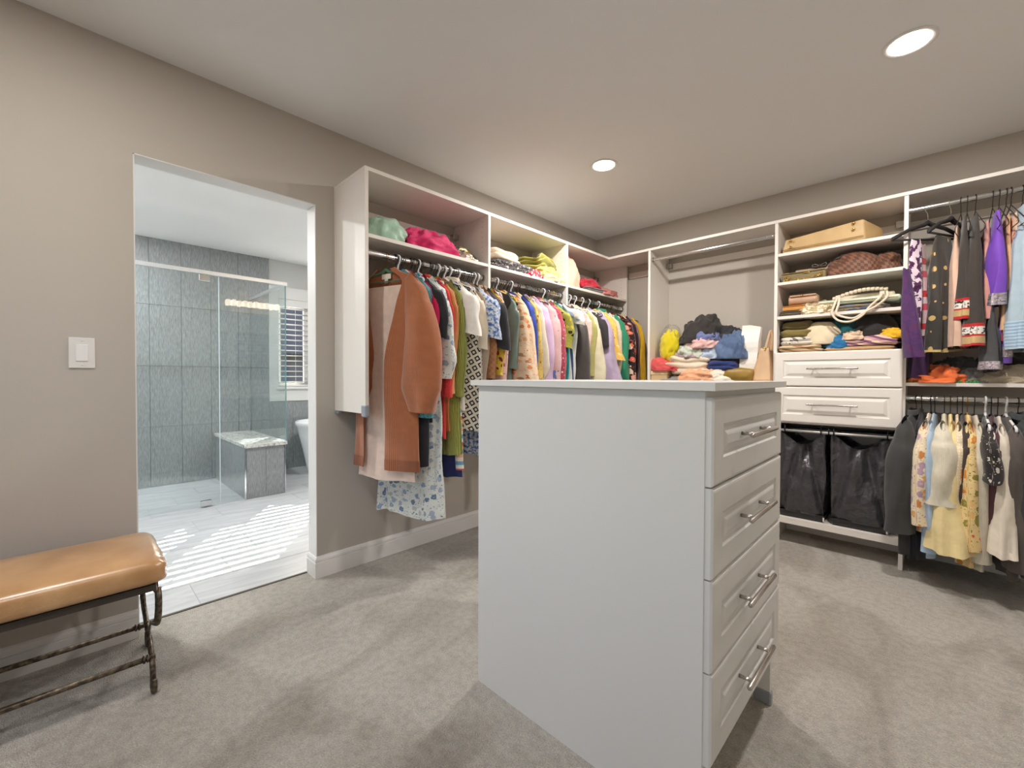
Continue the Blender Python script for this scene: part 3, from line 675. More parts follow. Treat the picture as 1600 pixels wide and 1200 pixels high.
# ================================================================ UPHOLSTERED BENCH
be = thing('upholstered_bench', (0.29, -3.95, 0), 'tan leather bench on a curved bronze frame by the doorway', 'bench')
BY0, BY1 = -4.50, -3.395
def cushion():
    nx, ny = 28, 60; x0, x1, z0, z1 = 0.085, 0.495, 0.372, 0.470
    vs_, fs_ = [], []
    sec = []
    for k in range(nx*2):
        th = 2*PI*k/(nx*2); sec.append((sgp(math.cos(th), 0.38), sgp(math.sin(th), 0.5)))
    m = len(sec); cx, hx, cz, hz = (x0+x1)/2, (x1-x0)/2, (z0+z1)/2, (z1-z0)/2
    ys = [BY0+(BY1-BY0)*(0.5-0.5*math.cos(PI*j/ny)) for j in range(ny+1)]
    for j, y in enumerate(ys):
        e = min(y-BY0, BY1-y); q = min(1.0, (max(e, 0.0)/0.05)); s = (1-(1-q)**2.4)**0.42 if q < 1 else 1.0
        for (a, b) in sec:
            crown = 0.012*(1-a*a) if b > 0 else 0.0
            pk = 0.0035*math.sin(a*38+y*60)*(1-sm(e, 0.0, 0.05))
            vs_.append((cx+a*hx*(0.80+0.20*s), y+pk, cz+b*hz*s+crown*s if b > -0.4 else cz+b*hz*(0.6+0.4*s)))
    for j in range(ny):
        for k in range(m): fs_.append((j*m+k, j*m+(k+1) % m, (j+1)*m+(k+1) % m, (j+1)*m+k))
    fs_.append(tuple(range(m-1, -1, -1))); fs_.append(tuple(ny*m+k for k in range(m)))
    return mesh('seat_cushion', vs_, fs_, M_TANSEAT, be, True)
cushion()
box('seat_board', 0.115, 0.465, BY0+0.03, BY1-0.03, 0.352, 0.374, plain('board_dark', (66, 58, 50), 0.7), be)
def curve(pts, n=10):
    out = []; P = [Vector(p) for p in pts]; P = [P[0]*2-P[1]]+P+[P[-1]*2-P[-2]]
    for i in range(1, len(P)-2):
        for k in range(n):
            t = k/n; a, b, c, d = P[i-1:i+3]
            out.append(0.5*((2*b)+(c-a)*t+(2*a-5*b+4*c-d)*t*t+(3*b-a-3*c+d)*t**3))
    out.append(P[-2]); return out
for y in (-3.425, -4.47):
    for s in (1, -1):
        o = 0.009*s; f = 0.29
        q = curve([(f+0.150*s, y+o, 0.352), (f+0.168*s, y+o, 0.30), (f+0.13*s, y+o, 0.22), (f+0.0*s, y+o, 0.165), (f-0.12*s, y+o, 0.115), (f-0.158*s, y+o, 0.06), (f-0.155*s, y+o, 0.015), (f-0.180*s, y+o, 0.008), (f-0.196*s, y+o, 0.028), (f-0.188*s, y+o, 0.052)])
        tube('leg', q, 0.0085, M_BRONZE, be, 8)
        q = curve([(f+0.095*s, y+o, 0.352), (f+0.11*s, y+o, 0.28), (f+0.075*s, y+o, 0.21), (f+0.0*s, y+o, 0.170)])
        tube('leg_scroll', q, 0.006, M_BRONZE, be, 8)
    tube('end_bar', [(0.12, y, 0.350), (0.46, y, 0.350)], 0.008, M_BRONZE, be, 8)
for x, z in ((0.425, 0.105), (0.155, 0.105)):
    tube('stretcher', [(x, -4.47, z), (x, -3.425, z)], 0.0095, M_BRONZE, be, 8)
    for y in (-3.455, -3.445): tube('collar', [(x, y-0.003, z), (x, y+0.003, z)], 0.0135, M_BRONZE, be, 8)
# ================================================================ GARMENT BUILDERS
SLEEVES = {
 'short': [(0, .018), (.10, .050), (.35, .068), (1, .078)],
 'cap':   [(0, .018), (.15, .055), (.6, .075), (1, .085)],
 'long':  [(0, .018), (.06, .052), (.25, .064), (.7, .054), (.93, .044), (1, .046)],
 'loose': [(0, .018), (.06, .055), (.3, .070), (.8, .074), (1, .078)],
 'puff':  [(0, .018), (.06, .060), (.3, .075), (.60, .096), (.82, .106), (.92, .078), (1, .060)],
 'bell':  [(0, .018), (.08, .052), (.5, .062), (.72, .080), (1, .118)],
}
def ring_loft(rings, closed=True):
    n = len(rings[0]); fs_ = []
    for i in range(len(rings)-1):
        for k in range(n if closed else n-1): fs_.append((i*n+k, i*n+(k+1) % n, (i+1)*n+(k+1) % n, (i+1)*n+k))
    return [v for r in rings for v in r], fs_
class Body:
    """hanging cloth tube: width table by depth, pleats that grow towards the hem"""
    def __init__(s, wt, th, amp, lam, Lh, sd, hem=0.0, lean=0.0, sway=0.0):
        s.wt, s.th, s.amp, s.lam, s.L, s.sd, s.hem, s.lean, s.sway = wt, th, amp, lam, Lh, sd, hem, lean, sway
    def pt(s, d, th, grow=0.0):
        w = lerp_tab(s.wt, d)+grow; b = s.th*(0.35+0.65*sm(d, 0.0, 0.22))+grow; k = sm(d, 0.05, s.L*0.75)
        cx, sy_ = sgp(math.cos(th), 0.75), sgp(math.sin(th), 0.85); x = w*cx
        ph = s.sd*5.1
        wave = s.amp*k*(math.sin(2*PI*x/s.lam+ph+1.2*math.sin(d*4+s.sd))+0.45*math.sin(2*PI*x/(s.lam*0.47)+ph*2.3))
        y = b*sy_*(1.0+0.25*math.sin(x*31+ph)*k)+wave+s.lean*d+nz(x*7+s.sd*9, d*4, s.sd)*0.007*k
        x += nz(d*3.5, s.sd*3, 1.7+math.copysign(1, cx))*0.014*k+s.sway*d*d
        z = -d
        if s.hem: z += s.hem*math.sin(x*17+ph)*sm(d, s.L*0.8, s.L)
        if d < 0.02: z += 0.02*(1-d/0.02)*abs(cx)**2*0.5     # the neckline dips at the front
        return (x, y, z)
def body_mesh(name, B, d0, d1, mat, parent, nth=36, nd=26, gap=None, grow=0.0, tight=0.0):
    rings = []; uvs = []; us = [0.0]; dm = B.L*0.6
    for k in range(nth):
        a, b = B.pt(dm, 2*PI*k/nth), B.pt(dm, 2*PI*(k+1)/nth); us.append(us[-1]+math.hypot(a[0]-b[0], a[1]-b[1]))
    for j in range(nd+1):
        d = d0+(d1-d0)*(j/nd)**(1.25 if d0 == 0 else 1.0); r = []
        for k in range(nth+(1 if gap else 0)):
            if gap:
                g = gap(d); th = -PI/2+g[0]+(2*PI-g[0]-g[1])*k/nth
            else: th = 2*PI*k/nth
            r.append(B.pt(d, th, grow)); uvs.append((us[k], d))
        rings.append(r)
    v, f = ring_loft(rings, not gap)
    return mesh(name, v, f, mat, parent, True, uvs, local=True)
def sleeve_mesh(B, side, kind, length, mat, parent, sw, out=None, fwd=0.0, sd=0.0, name='sleeve', n=26, m=18, start=0.045, bulk=1.0, syw=0.026):
    prof = SLEEVES[kind]; rings, uvs = [], []
    out = out if out is not None else (0.055 if kind in ('short', 'cap') else 0.022)
    for j in range(m+1):
        t = j/m; r = lerp_tab(prof, t)*bulk; cx = sw-0.028+out*math.sin(min(1.0, t*2.2)*PI/2); ry = min(syw, r*0.9)*(0.6+0.4*sm(t, 0, 0.4))
        cyy = fwd*t+B.lean*length*t+0.006*math.sin(t*5+sd*3)
        ring = []
        for k in range(n):
            th = 2*PI*k/n; rr = 1+0.08*math.sin(3*th+t*7+sd)*sm(t, .1, .6)+0.14*nz(math.cos(th)*1.4+sd, math.sin(th)*1.4, t*4)+(0.13*math.sin(7*th+sd)*sm(t, .55, 1.0) if kind == 'bell' else 0)
            x = cx+sgp(math.cos(th), 0.85)*r*rr; y = cyy+math.sin(th)*ry*rr
            z = -start-length*t-(0.025*math.cos(th) if t < 0.2 else 0)-0.02*math.cos(th)*t*(1 if kind in ('short', 'cap', 'bell') else 0.2)
            ring.append((x*side, y, z)); uvs.append((th*min(0.05, (r+ry)/2)+side, t*length))
        rings.append(ring)
    # hem turned inside so that the opening reads as hollow cloth
    last = rings[-1]; c = [sum(p[i] for p in last)/n for i in range(3)]
    rings.append(list(last)); uvs += uvs[-n:]
    rings.append([(c[0]+(p[0]-c[0])*0.86, c[1]+(p[1]-c[1])*0.7, p[2]+0.03) for p in last]); uvs += uvs[-n:]
    v, f = ring_loft(rings)
    f = [q for i, q in enumerate(f) if not m*n <= i < (m+1)*n]; f.append(tuple((m+2)*n+k for k in range(n)))
    return mesh(name, v, f, mat, parent, True, uvs, local=True)
def garment(name, label, cat, loc, rz, mat, Lh=0.85, sw=0.2, hw=0.205, th=0.02, amp=0.010, lam=0.12, sleeve=None, sl=0.5, smat=None, group=None,
            bands=(), gap=None, collar=None, sd=None, wt=None, hem=0.006, lean=0.0, out=None, bulk=1.0, waist=None, sway=0.0, drop=None, both=True, syw=0.026, d0=0.0):
    sd = random.random()*9 if sd is None else sd
    t = thing(name, loc, label, cat, group, rz)
    if wt is None:
        arm = sw-0.02 if sleeve else sw-0.055
        wt = [(0, .062), (.012, .085), (.03, sw*.66), (.05, sw*.9), (.066, sw), (.10, sw-0.004), (.16, arm), (.24, arm)]
        if waist: wt.append((waist[0], waist[1]))
        wt.append((Lh, hw))
    B = Body(wt, th, amp, lam, Lh, sd, hem, lean, sway)
    body_mesh('body', B, d0, Lh, mat, t, gap=gap)
    if sleeve:
        for s in ((1, -1) if both else (1,)): sleeve_mesh(B, s, sleeve if s > 0 or sleeve == 'puff' else ('long' if sl > .35 else 'short'), sl, smat or mat, t, sw, out if s > 0 else 0.004, sd=sd+s, bulk=bulk, start=drop or 0.045, syw=syw)
    for (d0, d1, m) in bands: body_mesh('border', B, d0, d1, m, t, nd=6, grow=0.0025)
    if collar:
        rr = []; uv = []
        for q, (w, z, b) in enumerate([(.066, -.012, .016), (.070, .012, .020), (.066, .034, .018), (.072, .030, .023), (.080, .004, .026)]):
            rr.append([(w*math.cos(2*PI*k/20), b*math.sin(2*PI*k/20)+(-0.004 if math.sin(2*PI*k/20) < 0 else 0), z-0.012*abs(math.cos(2*PI*k/20))) for k in range(20)]); uv += [(k*.01, q*.02) for k in range(20)]
        v, f = ring_loft(rr); mesh('collar', v, f, collar, t, True, uv, local=True)
    return t, B
# ---------------------------------------------------------------- hangers
_hg = {}
def hanger_proto(kind):
    """hook and shoulder bar meshes; the rod centre is the origin"""
    if kind in _hg: return _hg[kind]
    col, r, neck, bar = {'black': ((34, 32, 34), 0.0021, .072, .0030), 'wire': ((46, 42, 40), 0.0019, .072, .0019), 'white': ((226, 226, 228), 0.0045, .070, .0055),
                         'mint': ((150, 206, 176), 0.0020, .072, .006), 'gold': ((190, 150, 70), 0.0018, .072, .003), 'velvet': ((40, 37, 38), 0.0020, .085, .010), 'green': ((176, 186, 96), 0.0030, .07, .004)}[kind]
    m = plain('hanger_'+kind, col, 0.75 if kind in ('mint', 'velvet') else 0.35)
    mh = m if kind in ('black', 'wire', 'white', 'green') else plain('hook_'+kind, (200, 160, 80) if kind in ('mint', 'gold') else (200, 198, 194), 0.3, metal=1.0)
    pts = [(0.0185*math.cos(a), 0, 0.019*math.sin(a)-0.001) for a in [math.radians(v) for v in range(205, -31, -19)]]
    pts += [(0.012, 0, -0.022), (0.003, 0, -0.033), (0, 0, -0.045), (0, 0, -neck)]
    v, f, uv = tube_geo(pts, r, 8)
    a = bpy.data.meshes.new('hook'); a.from_pydata([tuple(p) for p in v], [], f); a.polygons.foreach_set('use_smooth', [True]*len(a.polygons)); a.materials.append(mh)
    vv, ff = [], []
    def add(g):
        n = len(vv); vv.extend(g[0]); ff.extend([tuple(i+n for i in q) for q in g[1]])
    zs = -neck; drop = {'wire': 0.115, 'velvet': 0.085}.get(kind, 0.055); hw = 0.185
    if kind in ('mint', 'velvet'):
        add(tube_geo([(-hw, 0, zs-drop-.012), (-hw*.97, 0, zs-drop), (-hw*.5, 0, zs-drop*.42), (-.02, 0, zs-.012), (0, 0, zs), (.02, 0, zs-.012), (hw*.5, 0, zs-drop*.42), (hw*.97, 0, zs-drop), (hw, 0, zs-drop-.012)], [bar*.5, bar, bar, bar*1.2, bar*1.3, bar*1.2, bar, bar, bar*.5], 10))
        add(tube_geo([(-hw*.95, 0, zs-drop-.008), (hw*.95, 0, zs-drop-.008)], bar*.6, 8))
    else:
        add(tube_geo([(0, 0, zs+.004), (.012, 0, zs-.006), (hw*.97, 0, zs-drop), (hw, 0, zs-drop-.012), (hw*.96, 0, zs-drop-.02), (-hw*.96, 0, zs-drop-.02), (-hw, 0, zs-drop-.012), (-hw*.97, 0, zs-drop), (-.012, 0, zs-.006), (0, 0, zs+.004)], bar, 8))
    b = bpy.data.meshes.new('shoulder_bar'); b.from_pydata([tuple(p) for p in vv], [], ff); b.polygons.foreach_set('use_smooth', [True]*len(b.polygons)); b.materials.append(m)
    _hg[kind] = (a, b); return _hg[kind]
def hanger(kind, loc, rz, label, group):
    a, b = hanger_proto(kind); t = thing('clothes_hanger', loc, label, 'hanger', group, rz)
    link('hook', a, None, t); link('shoulder_bar', b, None, t); return t
# ---------------------------------------------------------------- folded and crumpled cloth
def folded(name, label, cat, c, size, mat, layers=3, rz=0.0, group=None, sd=None, e=0.32, soft=0.12, tilt=0.0):
    """a garment folded flat: rounded slab with creases between its layers"""
    sd = random.random()*9 if sd is None else sd; w, d, h = size; n, m = 44, 6*layers
    rings, uvs = [], []
    for j in range(m+1):
        t = j/m; sc = 1-0.10*(1-abs(math.sin(PI*layers*t))**0.6)-0.10*(abs(2*t-1)**6); r = []
        lay = int(min(layers-1, t*layers)); ox = nz(lay*3.1, sd, 2)*0.08*w; oy = nz(lay*2.3, sd, 5)*0.08*d
        for k in range(n):
            th = 2*PI*k/n; ct, st = sgp(math.cos(th), e), sgp(math.sin(th), e)
            q = 1+soft*nz(ct*1.3+sd, st*1.3, t*3+lay)
            x, y = ct*w/2*sc*q+ox, st*d/2*sc*q+oy
            z = h*t*(1+soft*1.6*nz(x*9+sd, y*9, 3)*t)+tilt*x*t
            r.append((x, y, max(z, 0.0))); uvs.append((x+y, z+0.3*(x-y)))
        rings.append(r)
    for s in (0.8, 0.5, 0.2):
        r = []
        for (x, y, z) in rings[m]:
            r.append((x*s, y*s, z+0.10*h*(1-s)+0.05*h*nz(x*s*14+sd, y*s*14, 7))); uvs.append((x*s+y*s, z+0.3*(x-y)*s))
        rings.append(r)
    v, f = ring_loft(rings); f.append(tuple((len(rings)-1)*n+k for k in range(n))); f.append(tuple(range(n-1, -1, -1)))
    o = mesh(name, v, f, mat, None, True, uvs); o.location = c; o.rotation_euler = (0, 0, rz); return tag(o, label, cat, group)
def heap(name, label, cat, c, size, mat, rz=0.0, group=None, sd=None, rough=0.28, freq=1.5, peak=0.0, tilt=0.0, e=0.75, fold=5.0):
    """crumpled cloth: a low dome with ridged folds and an uneven outline"""
    sd = random.random()*9 if sd is None else sd; w, d, h = size; n, m = 84, 34; rings, uvs = [], []
    def ridge(q): return (1-2.2*abs(noise.noise(q)))
    for j in range(m+1):
        ph = PI/2*j/m; r = []
        for k in range(n):
            th = 2*PI*k/n; dx, dy, dz = sgp(math.cos(th), e)*math.cos(ph)**0.8, sgp(math.sin(th), e)*math.cos(ph)**0.8, math.sin(ph)
            q = Vector((dx*freq+sd, dy*freq*0.8, dz*freq*0.8)); wq = Vector((noise.noise(q*0.9+Vector((7, 0, 0))), noise.noise(q*0.9+Vector((0, 9, 0))), noise.noise(q*0.9))) * 0.5
            q2 = q+wq
            rid = ridge(q2)*0.5+ridge(q2*2.1+Vector((3, 1, 2)))*0.32+ridge(q2*4.3+Vector((1, 5, 2)))*0.16
            g = 0.10*math.sin(fold*(dx*0.8+dy*0.9+0.6*noise.noise(q*1.3))*2+sd*4)
            low = noise.noise(Vector((math.cos(th)*0.9+sd*2, math.sin(th)*0.9, 4.2)))
            rr = 1+rough*(rid-0.3)*1.1+rough*g*1.6+rough*0.7*low
            x, y = dx*w/2*rr, dy*d/2*rr; z = h*dz*(0.78+0.22*rr+rough*0.45*(rid+g*2.5))*(1+peak*dx)+tilt*x*dz
            r.append((x, y, max(0.0, z))); uvs.append((x+y, z+0.3*(x-y)))
        rings.append(r)
    v, f = ring_loft(rings); f.append(tuple(m*n+k for k in range(n))); f.append(tuple(range(n-1, -1, -1)))
    o = mesh(name, v, f, mat, None, True, uvs); o.location = c; o.rotation_euler = (0, 0, rz); return tag(o, label, cat, group)
# ================================================================ CLOTHES ON THE LEFT ROD
C = cloth
def R(d): return math.radians(d)
GL = ('clothes in the first left bay', 'clothes in the second left bay', 'clothes in the third left bay')
HL = ('hangers in the first left bay', 'hangers in the second left bay', 'hangers in the third left bay')
KN = {'black': 'slim black', 'wire': 'black wire', 'white': 'white plastic', 'mint': 'mint velvet', 'gold': 'gold wire', 'velvet': 'black velvet', 'green': 'lime plastic'}
def left(ytip, name, short, label, mat, Lh=0.85, rot=13, hg='black', **kw):
    y = ytip-0.2*math.sin(R(rot)); bay = 0 if y < -1.765 else (1 if y < -0.945 else 2); z = RODL[1]
    g, B = garment(name, label, 'clothing', (RODL[0], y, z-0.075), R(rot), mat, Lh, group=GL[bay], **kw)
    if hg: hanger(hg, (RODL[0], y, z), R(rot), KN[hg]+' hanger carrying the '+short, HL[bay])
    return g, B
# blush dress under the brown cardigan, first on the rod
rust = C('rust_knit', (186, 112, 72), 'knit', scale=110, sheen=0.5, weave=0.25); blush = C('blush_cotton', (232, 208, 194))
left(-2.405, 'long_dress', 'blush dress', 'plain blush long dress showing inside the open brown cardigan', blush, 1.10, 17, 'mint', sw=0.18, hw=0.19, th=0.010, amp=0.007, lam=0.2, sd=2.2,
     wt=[(0, .10), (.09, .13), (.12, .15), (.16, .15), (.24, .165), (1.10, .195)], d0=0.085)
g, B = left(-2.405, 'open_cardigan', 'brown cardigan', 'long rust brown open cardigan with puffed sleeves, first on left rod', rust, 1.04, 17, 'mint', sw=0.215, hw=0.225, th=0.036, amp=0.007, lam=0.2, sd=2.2,
     sleeve='puff', sl=0.69, syw=0.062, out=0.05, bulk=1.08, gap=lambda d: (0.50-0.46*sm(d, 0.05, .5), 0.70-0.22*sm(d, .05, .5)), hem=0.002)
box('neck_label', -0.032, 0.030, 0.003, 0.006, -0.045, -0.018, plain('woven_label', (232, 226, 212), 0.8), g, local=True)
box('size_tag', -0.012, 0.010, 0.002, 0.005, -0.066, -0.046, plain('woven_label', (232, 226, 212), 0.8), g, local=True)
body_mesh('rib_hem', B, 0.985, 1.042, C('rust_rib', (176, 104, 66), 'knit', scale=110, weave=0.6), g, nd=4, grow=0.002, gap=lambda d: (0.04, 0.48))
flo_bw = C('blue_garden_floral', (232, 234, 228), 'floral', [(150, 170, 196), (170, 184, 200), (118, 140, 166), (196, 200, 196)], 27, 0.37, seed=2)
left(-2.352, 'black_trousers', 'black trousers', 'black trousers hanging behind the teal crochet cuff', C('black_wool', (40, 40, 46)), 1.02, 16, 'black', wt=[(0, .03), (.05, .17), (.12, .2), (.5, .21), (1.02, .215)], th=0.02)
left(-2.355, 'crochet_top', 'teal crochet top', 'teal crochet top with its cuff below the brown sleeve', C('teal_crochet', (110, 176, 184), 'lace', [(70, 130, 140)], 90), 0.80, 16, 'black', sleeve='puff', sl=0.72, sd=3.3, syw=0.03)
left(-2.345, 'red_floral_blouse', 'red floral blouse', 'white blouse with small red flowers beside the hot pink knit', C('red_floral', (236, 222, 214), 'floral', [(200, 60, 60), (222, 120, 90), (240, 190, 120)], 26, .36), 0.72, 14, 'white', sw=0.17)
left(-2.328, 'ribbed_sweater', 'hot pink sweater', 'hot pink ribbed sweater near the front of the left rod', C('hot_pink', (214, 32, 92), 'knit', scale=80), 0.78, 14, 'black', sleeve='long', sl=0.52, syw=0.034, out=0.04)
left(-2.315, 'black_blouse', 'black blouse', 'black short-sleeved blouse between hot pink and blue floral', C('black_crepe', (44, 44, 48)), 0.80, 14, 'black', sleeve='short', sl=0.30)
left(-2.262, 'floral_dress', 'blue floral dress', 'long white dress with pale blue garden flowers and gathered sleeves', flo_bw, 1.32, 16, 'black', sw=0.20, hw=0.235, th=0.032, amp=0.013, lam=0.13, sleeve='puff', sl=0.52, syw=0.042, out=0.03, sd=4.4, hem=0.012)
left(-2.222, 'lace_top', 'coral lace top', 'coral red lace top beside the blue floral dress', C('coral_lace', (226, 74, 70), 'lace', [(200, 50, 52)], 110), 0.89, 13, 'white', sleeve='long', sl=0.62, hw=0.215)
left(-2.200, 'rust_coat', 'orange rust coat', 'orange rust coat behind the coral lace top', C('rust_orange', (208, 140, 88)), 0.86, 13, 'black', sleeve='long', sl=0.60)
left(-2.140, 'cable_cardigan', 'green cable cardigan', 'lime green cable-knit long cardigan', C('lime_cable', (178, 184, 92), 'knit', scale=34, weave=0.8), 0.985, 14, 'black', hw=0.23, th=0.026, sleeve='long', sl=0.62, syw=0.03)
left(-2.118, 'navy_dress', 'navy dress', 'navy blue dress behind the green cable cardigan', C('navy', (46, 56, 104)), 1.12, 13, 'black')
left(-2.105, 'striped_skirt', 'striped knit', 'multicoloured striped long knit dress by the island corner', C('multi_stripe', (236, 216, 190), 'stripe', [(120, 170, 200), (240, 236, 226), (214, 96, 84), (240, 190, 90), (150, 186, 160), (232, 180, 160)], 7.0), 1.07, 12, 'black', hw=0.22)
left(-2.088, 'white_tee', 'white tee', 'plain white short-sleeved tee in the left row', C('white_jersey', (238, 234, 228)), 0.74, 13, 'white', sleeve='short', sl=0.27, syw=0.048, out=0.05)
left(-2.020, 'diamond_dress', 'diamond print dress', 'cream dress printed with small black hollow diamonds', C('diamond_print', (236, 228, 214), 'diamond', [(44, 42, 44)], 25, rot=0.5), 0.86, 20, 'white', sw=0.225, hw=0.275, th=0.032, amp=0.010, lam=0.24, sd=5.0, wt=[(0, .062), (.03, .14), (.066, .215), (.12, .225), (.4, .25), (.86, .28)])
left(-2.000, 'cream_coat', 'cream coat', 'cream short-sleeved jacket beside the diamond print dress', C('cream_linen', (222, 210, 190)), 0.78, 14, 'white', sw=0.19, sleeve='short', sl=0.34, syw=0.03, out=0.03, collar=C('cream_linen', (0, 0, 0)))
left(-1.972, 'taupe_shirt', 'taupe shirt', 'taupe shirt between the cream jacket and blue print blouse', C('taupe', (166, 150, 132)), 0.82, 12, 'black', sleeve='long', sl=0.56)
bluep = C('blue_speckle', (216, 222, 230), 'speck', [(120, 150, 200), (70, 100, 170)], 60, 0.50)
left(-1.935, 'print_blouse', 'blue speckled blouse', 'white and blue speckled blouse with gathered short sleeves', bluep, 1.02, 14, 'white', sleeve='short', sl=0.28, syw=0.045, hw=0.22)
left(-1.905, 'tan_shirt', 'tan checked shirt', 'tan brown checked shirt hanging by the blue speckled blouse', C('tan_check', (176, 126, 88), 'check', [(160, 110, 76)], 60), 0.80, 12, 'black', sleeve='long', sl=0.52, syw=0.032)
left(-1.868, 'black_tee', 'black tee', 'black short-sleeved tee near the first divider', C('black_jersey', (48, 48, 52)), 0.80, 13, 'black', sleeve='short', sl=0.34, syw=0.04, sd=6.1)
left(-1.835, 'yellow_print_top', 'yellow print top', 'yellow patterned top showing under the black tee sleeve', C('yellow_print', (222, 186, 60), 'floral', [(180, 60, 40), (240, 220, 120), (120, 40, 60)], 30, .34), 0.9, 12, 'black', sleeve='long', sl=0.5)
left(-1.815, 'pink_floral_blouse', 'pink floral blouse', 'pink blouse with blue and coral flowers by the first divider', C('pink_floral', (228, 184, 172), 'floral', [(96, 112, 170), (222, 110, 100), (150, 90, 110), (240, 200, 180)], 15, .38), 0.85, 13, 'white', sleeve='long', sl=0.60, syw=0.034)
left(-1.790, 'stone_vest', 'stone vest', 'stone grey long vest against the first divider', C('stone', (206, 200, 186)), 0.86, 12, 'white', hw=0.22)
# second bay
left(-1.722, 'black_waistcoat', 'black waistcoat', 'black sleeveless top first in the second left bay', C('black_satin', (52, 52, 54), rough=.6), 0.82, 12, 'black')
left(-1.700, 'satin_blouse', 'slate green blouse', 'slate green satin blouse first in the second left bay', C('slate_satin', (112, 130, 122), rough=.38), 0.82, 13, 'black', sleeve='long', sl=0.46, syw=0.026, bulk=.75)
left(-1.640, 'yellow_scarf', 'yellow gingham scarf', 'yellow gingham cloth folded over a hanger in the second bay', C('yellow_gingham', (230, 190, 56), 'check', [(214, 168, 40)], 50), 0.13, 14, 'velvet', wt=[(0, .03), (.02, .10), (.06, .17), (.13, .18)], th=0.035, amp=0.004)
orf = C('orange_floral', (236, 210, 180), 'floral', [(226, 140, 84), (214, 116, 66), (232, 176, 130), (180, 140, 110)], 30, .40, seed=5)
left(-1.615, 'bell_sleeve_blouse', 'orange floral blouse', 'cream blouse with orange flowers and a flared sleeve', orf, 0.80, 14, 'white', sleeve='bell', sl=0.60, syw=0.066, hw=0.21, sd=1.9, out=0.045)
left(-1.550, 'cobalt_dress', 'cobalt dress', 'cobalt blue dress with an embroidered cuff', C('cobalt', (46, 74, 176), rough=.6), 1.0, 13, 'black', sleeve='long', sl=0.66, syw=0.036, bands=())
left(-1.520, 'yellow_tunic', 'yellow printed tunic', 'pale yellow printed tunic between cobalt and ivory', C('yellow_tunic', (220, 196, 110), 'floral', [(200, 120, 80), (150, 90, 70), (240, 226, 170)], 24, .33), 0.80, 12, 'black', sleeve='loose', sl=0.52)
left(-1.487, 'ivory_blouse', 'ivory blouse', 'ivory blouse between yellow tunic and lilac shirt', C('ivory_silk', (232, 220, 202), rough=.6), 0.82, 12, 'white', sleeve='puff', sl=0.56)
left(-1.410, 'lilac_shirt', 'lilac shirt', 'lilac linen shirt in the middle of the second bay', C('lilac', (206, 176, 208)), 0.84, 14, 'black', sleeve='loose', sl=0.60, syw=0.058, hw=0.22)
left(-1.325, 'embroidered_tunic', 'dusty pink tunic', 'dusty pink tunic with blue embroidered flowers on the sleeve', C('dusty_pink', (216, 176, 176), 'floral', [(110, 130, 176), (96, 120, 170), (220, 190, 180)], 9, .22), 0.80, 14, 'black', sleeve='loose', sl=0.54, syw=0.05)
left(-1.270, 'raspberry_kurta', 'raspberry print kurta', 'raspberry red patterned kurta beside the teal blouse', C('raspberry', (176, 74, 92), 'floral', [(232, 170, 180), (210, 120, 130), (240, 210, 200)], 44, .3), 0.82, 13, 'black', sleeve='loose', sl=0.58, syw=0.034)
left(-1.235, 'olive_print_top', 'olive print top', 'olive and black patterned top beside the raspberry kurta', C('olive_print', (150, 150, 60), 'floral', [(40, 40, 36), (200, 180, 70)], 30, .35), 0.6, 12, 'black', sleeve='short', sl=0.3)
left(-1.205, 'teal_blouse', 'teal blouse', 'bright teal blouse in the second left bay', C('teal', (20, 140, 142)), 0.88, 13, 'black', sleeve='long', sl=0.66, syw=0.034)
left(-1.135, 'grey_floral_tee', 'pale grey floral top', 'pale grey top with faint blue flowers and a wide cap sleeve', C('grey_blue_floral', (214, 210, 200), 'floral', [(150, 166, 196), (190, 196, 204)], 14, .3), 0.78, 16, 'white', sleeve='cap', sl=0.13, syw=0.05, out=0.07)
left(-1.118, 'striped_shirt', 'navy striped shirt', 'white shirt with navy stripes by the second divider', C('navy_stripe', (226, 226, 222), 'stripe', [(226, 226, 222), (226, 226, 222), (60, 76, 120)], 18, rot=1.57), 0.86, 13, 'black', sleeve='long', sl=0.62)
left(-1.095, 'green_scarf', 'green cloth', 'small green cloth draped on a hanger by the second divider', C('sage_green', (130, 170, 110)), 0.12, 12, 'velvet', wt=[(0, .03), (.02, .08), (.06, .14), (.12, .15)], th=0.03, amp=0.004)
left(-1.020, 'satin_jacket', 'charcoal satin jacket', 'charcoal satin jacket beside the second divider', C('charcoal_satin', (70, 64, 62), rough=.45), 0.84, 17, 'gold', sleeve='loose', sl=0.62, syw=0.072, sd=7.7, out=0.05)
# third bay
left(-0.885, 'pink_lace_top', 'pale pink lace top', 'pale pink lace top first in the third left bay', C('pink_lace', (232, 202, 192), 'lace', [(214, 180, 170)], 80), 0.6, 12, 'white', sw=0.185, sleeve='long', sl=0.36, syw=0.026, bulk=.8)
left(-0.865, 'olive_blouse', 'olive blouse', 'pale olive blouse at the start of the third bay', C('pale_olive', (176, 168, 104)), 0.8, 12, 'black', sleeve='long', sl=0.5)
left(-0.820, 'cream_shirt', 'cream shirt', 'cream long-sleeved shirt in the third left bay', C('cream_shirt', (224, 214, 184)), 0.84, 14, 'white', sleeve='puff', sl=0.66, syw=0.05)
left(-0.745, 'dark_blazer', 'dark blazer', 'dark charcoal blazer with its shoulder high in the third bay', C('dark_blazer', (72, 66, 64)), 0.55, 15, 'white', sw=0.2)
left(-0.720, 'black_ruffle_top', 'black ruffle top', 'black sleeveless ruffled top beside the lavender blouse', C('black_ruffle', (56, 52, 56)), 0.84, 12, 'black', sw=0.185, sleeve='cap', sl=0.26, syw=0.03, bulk=.7)
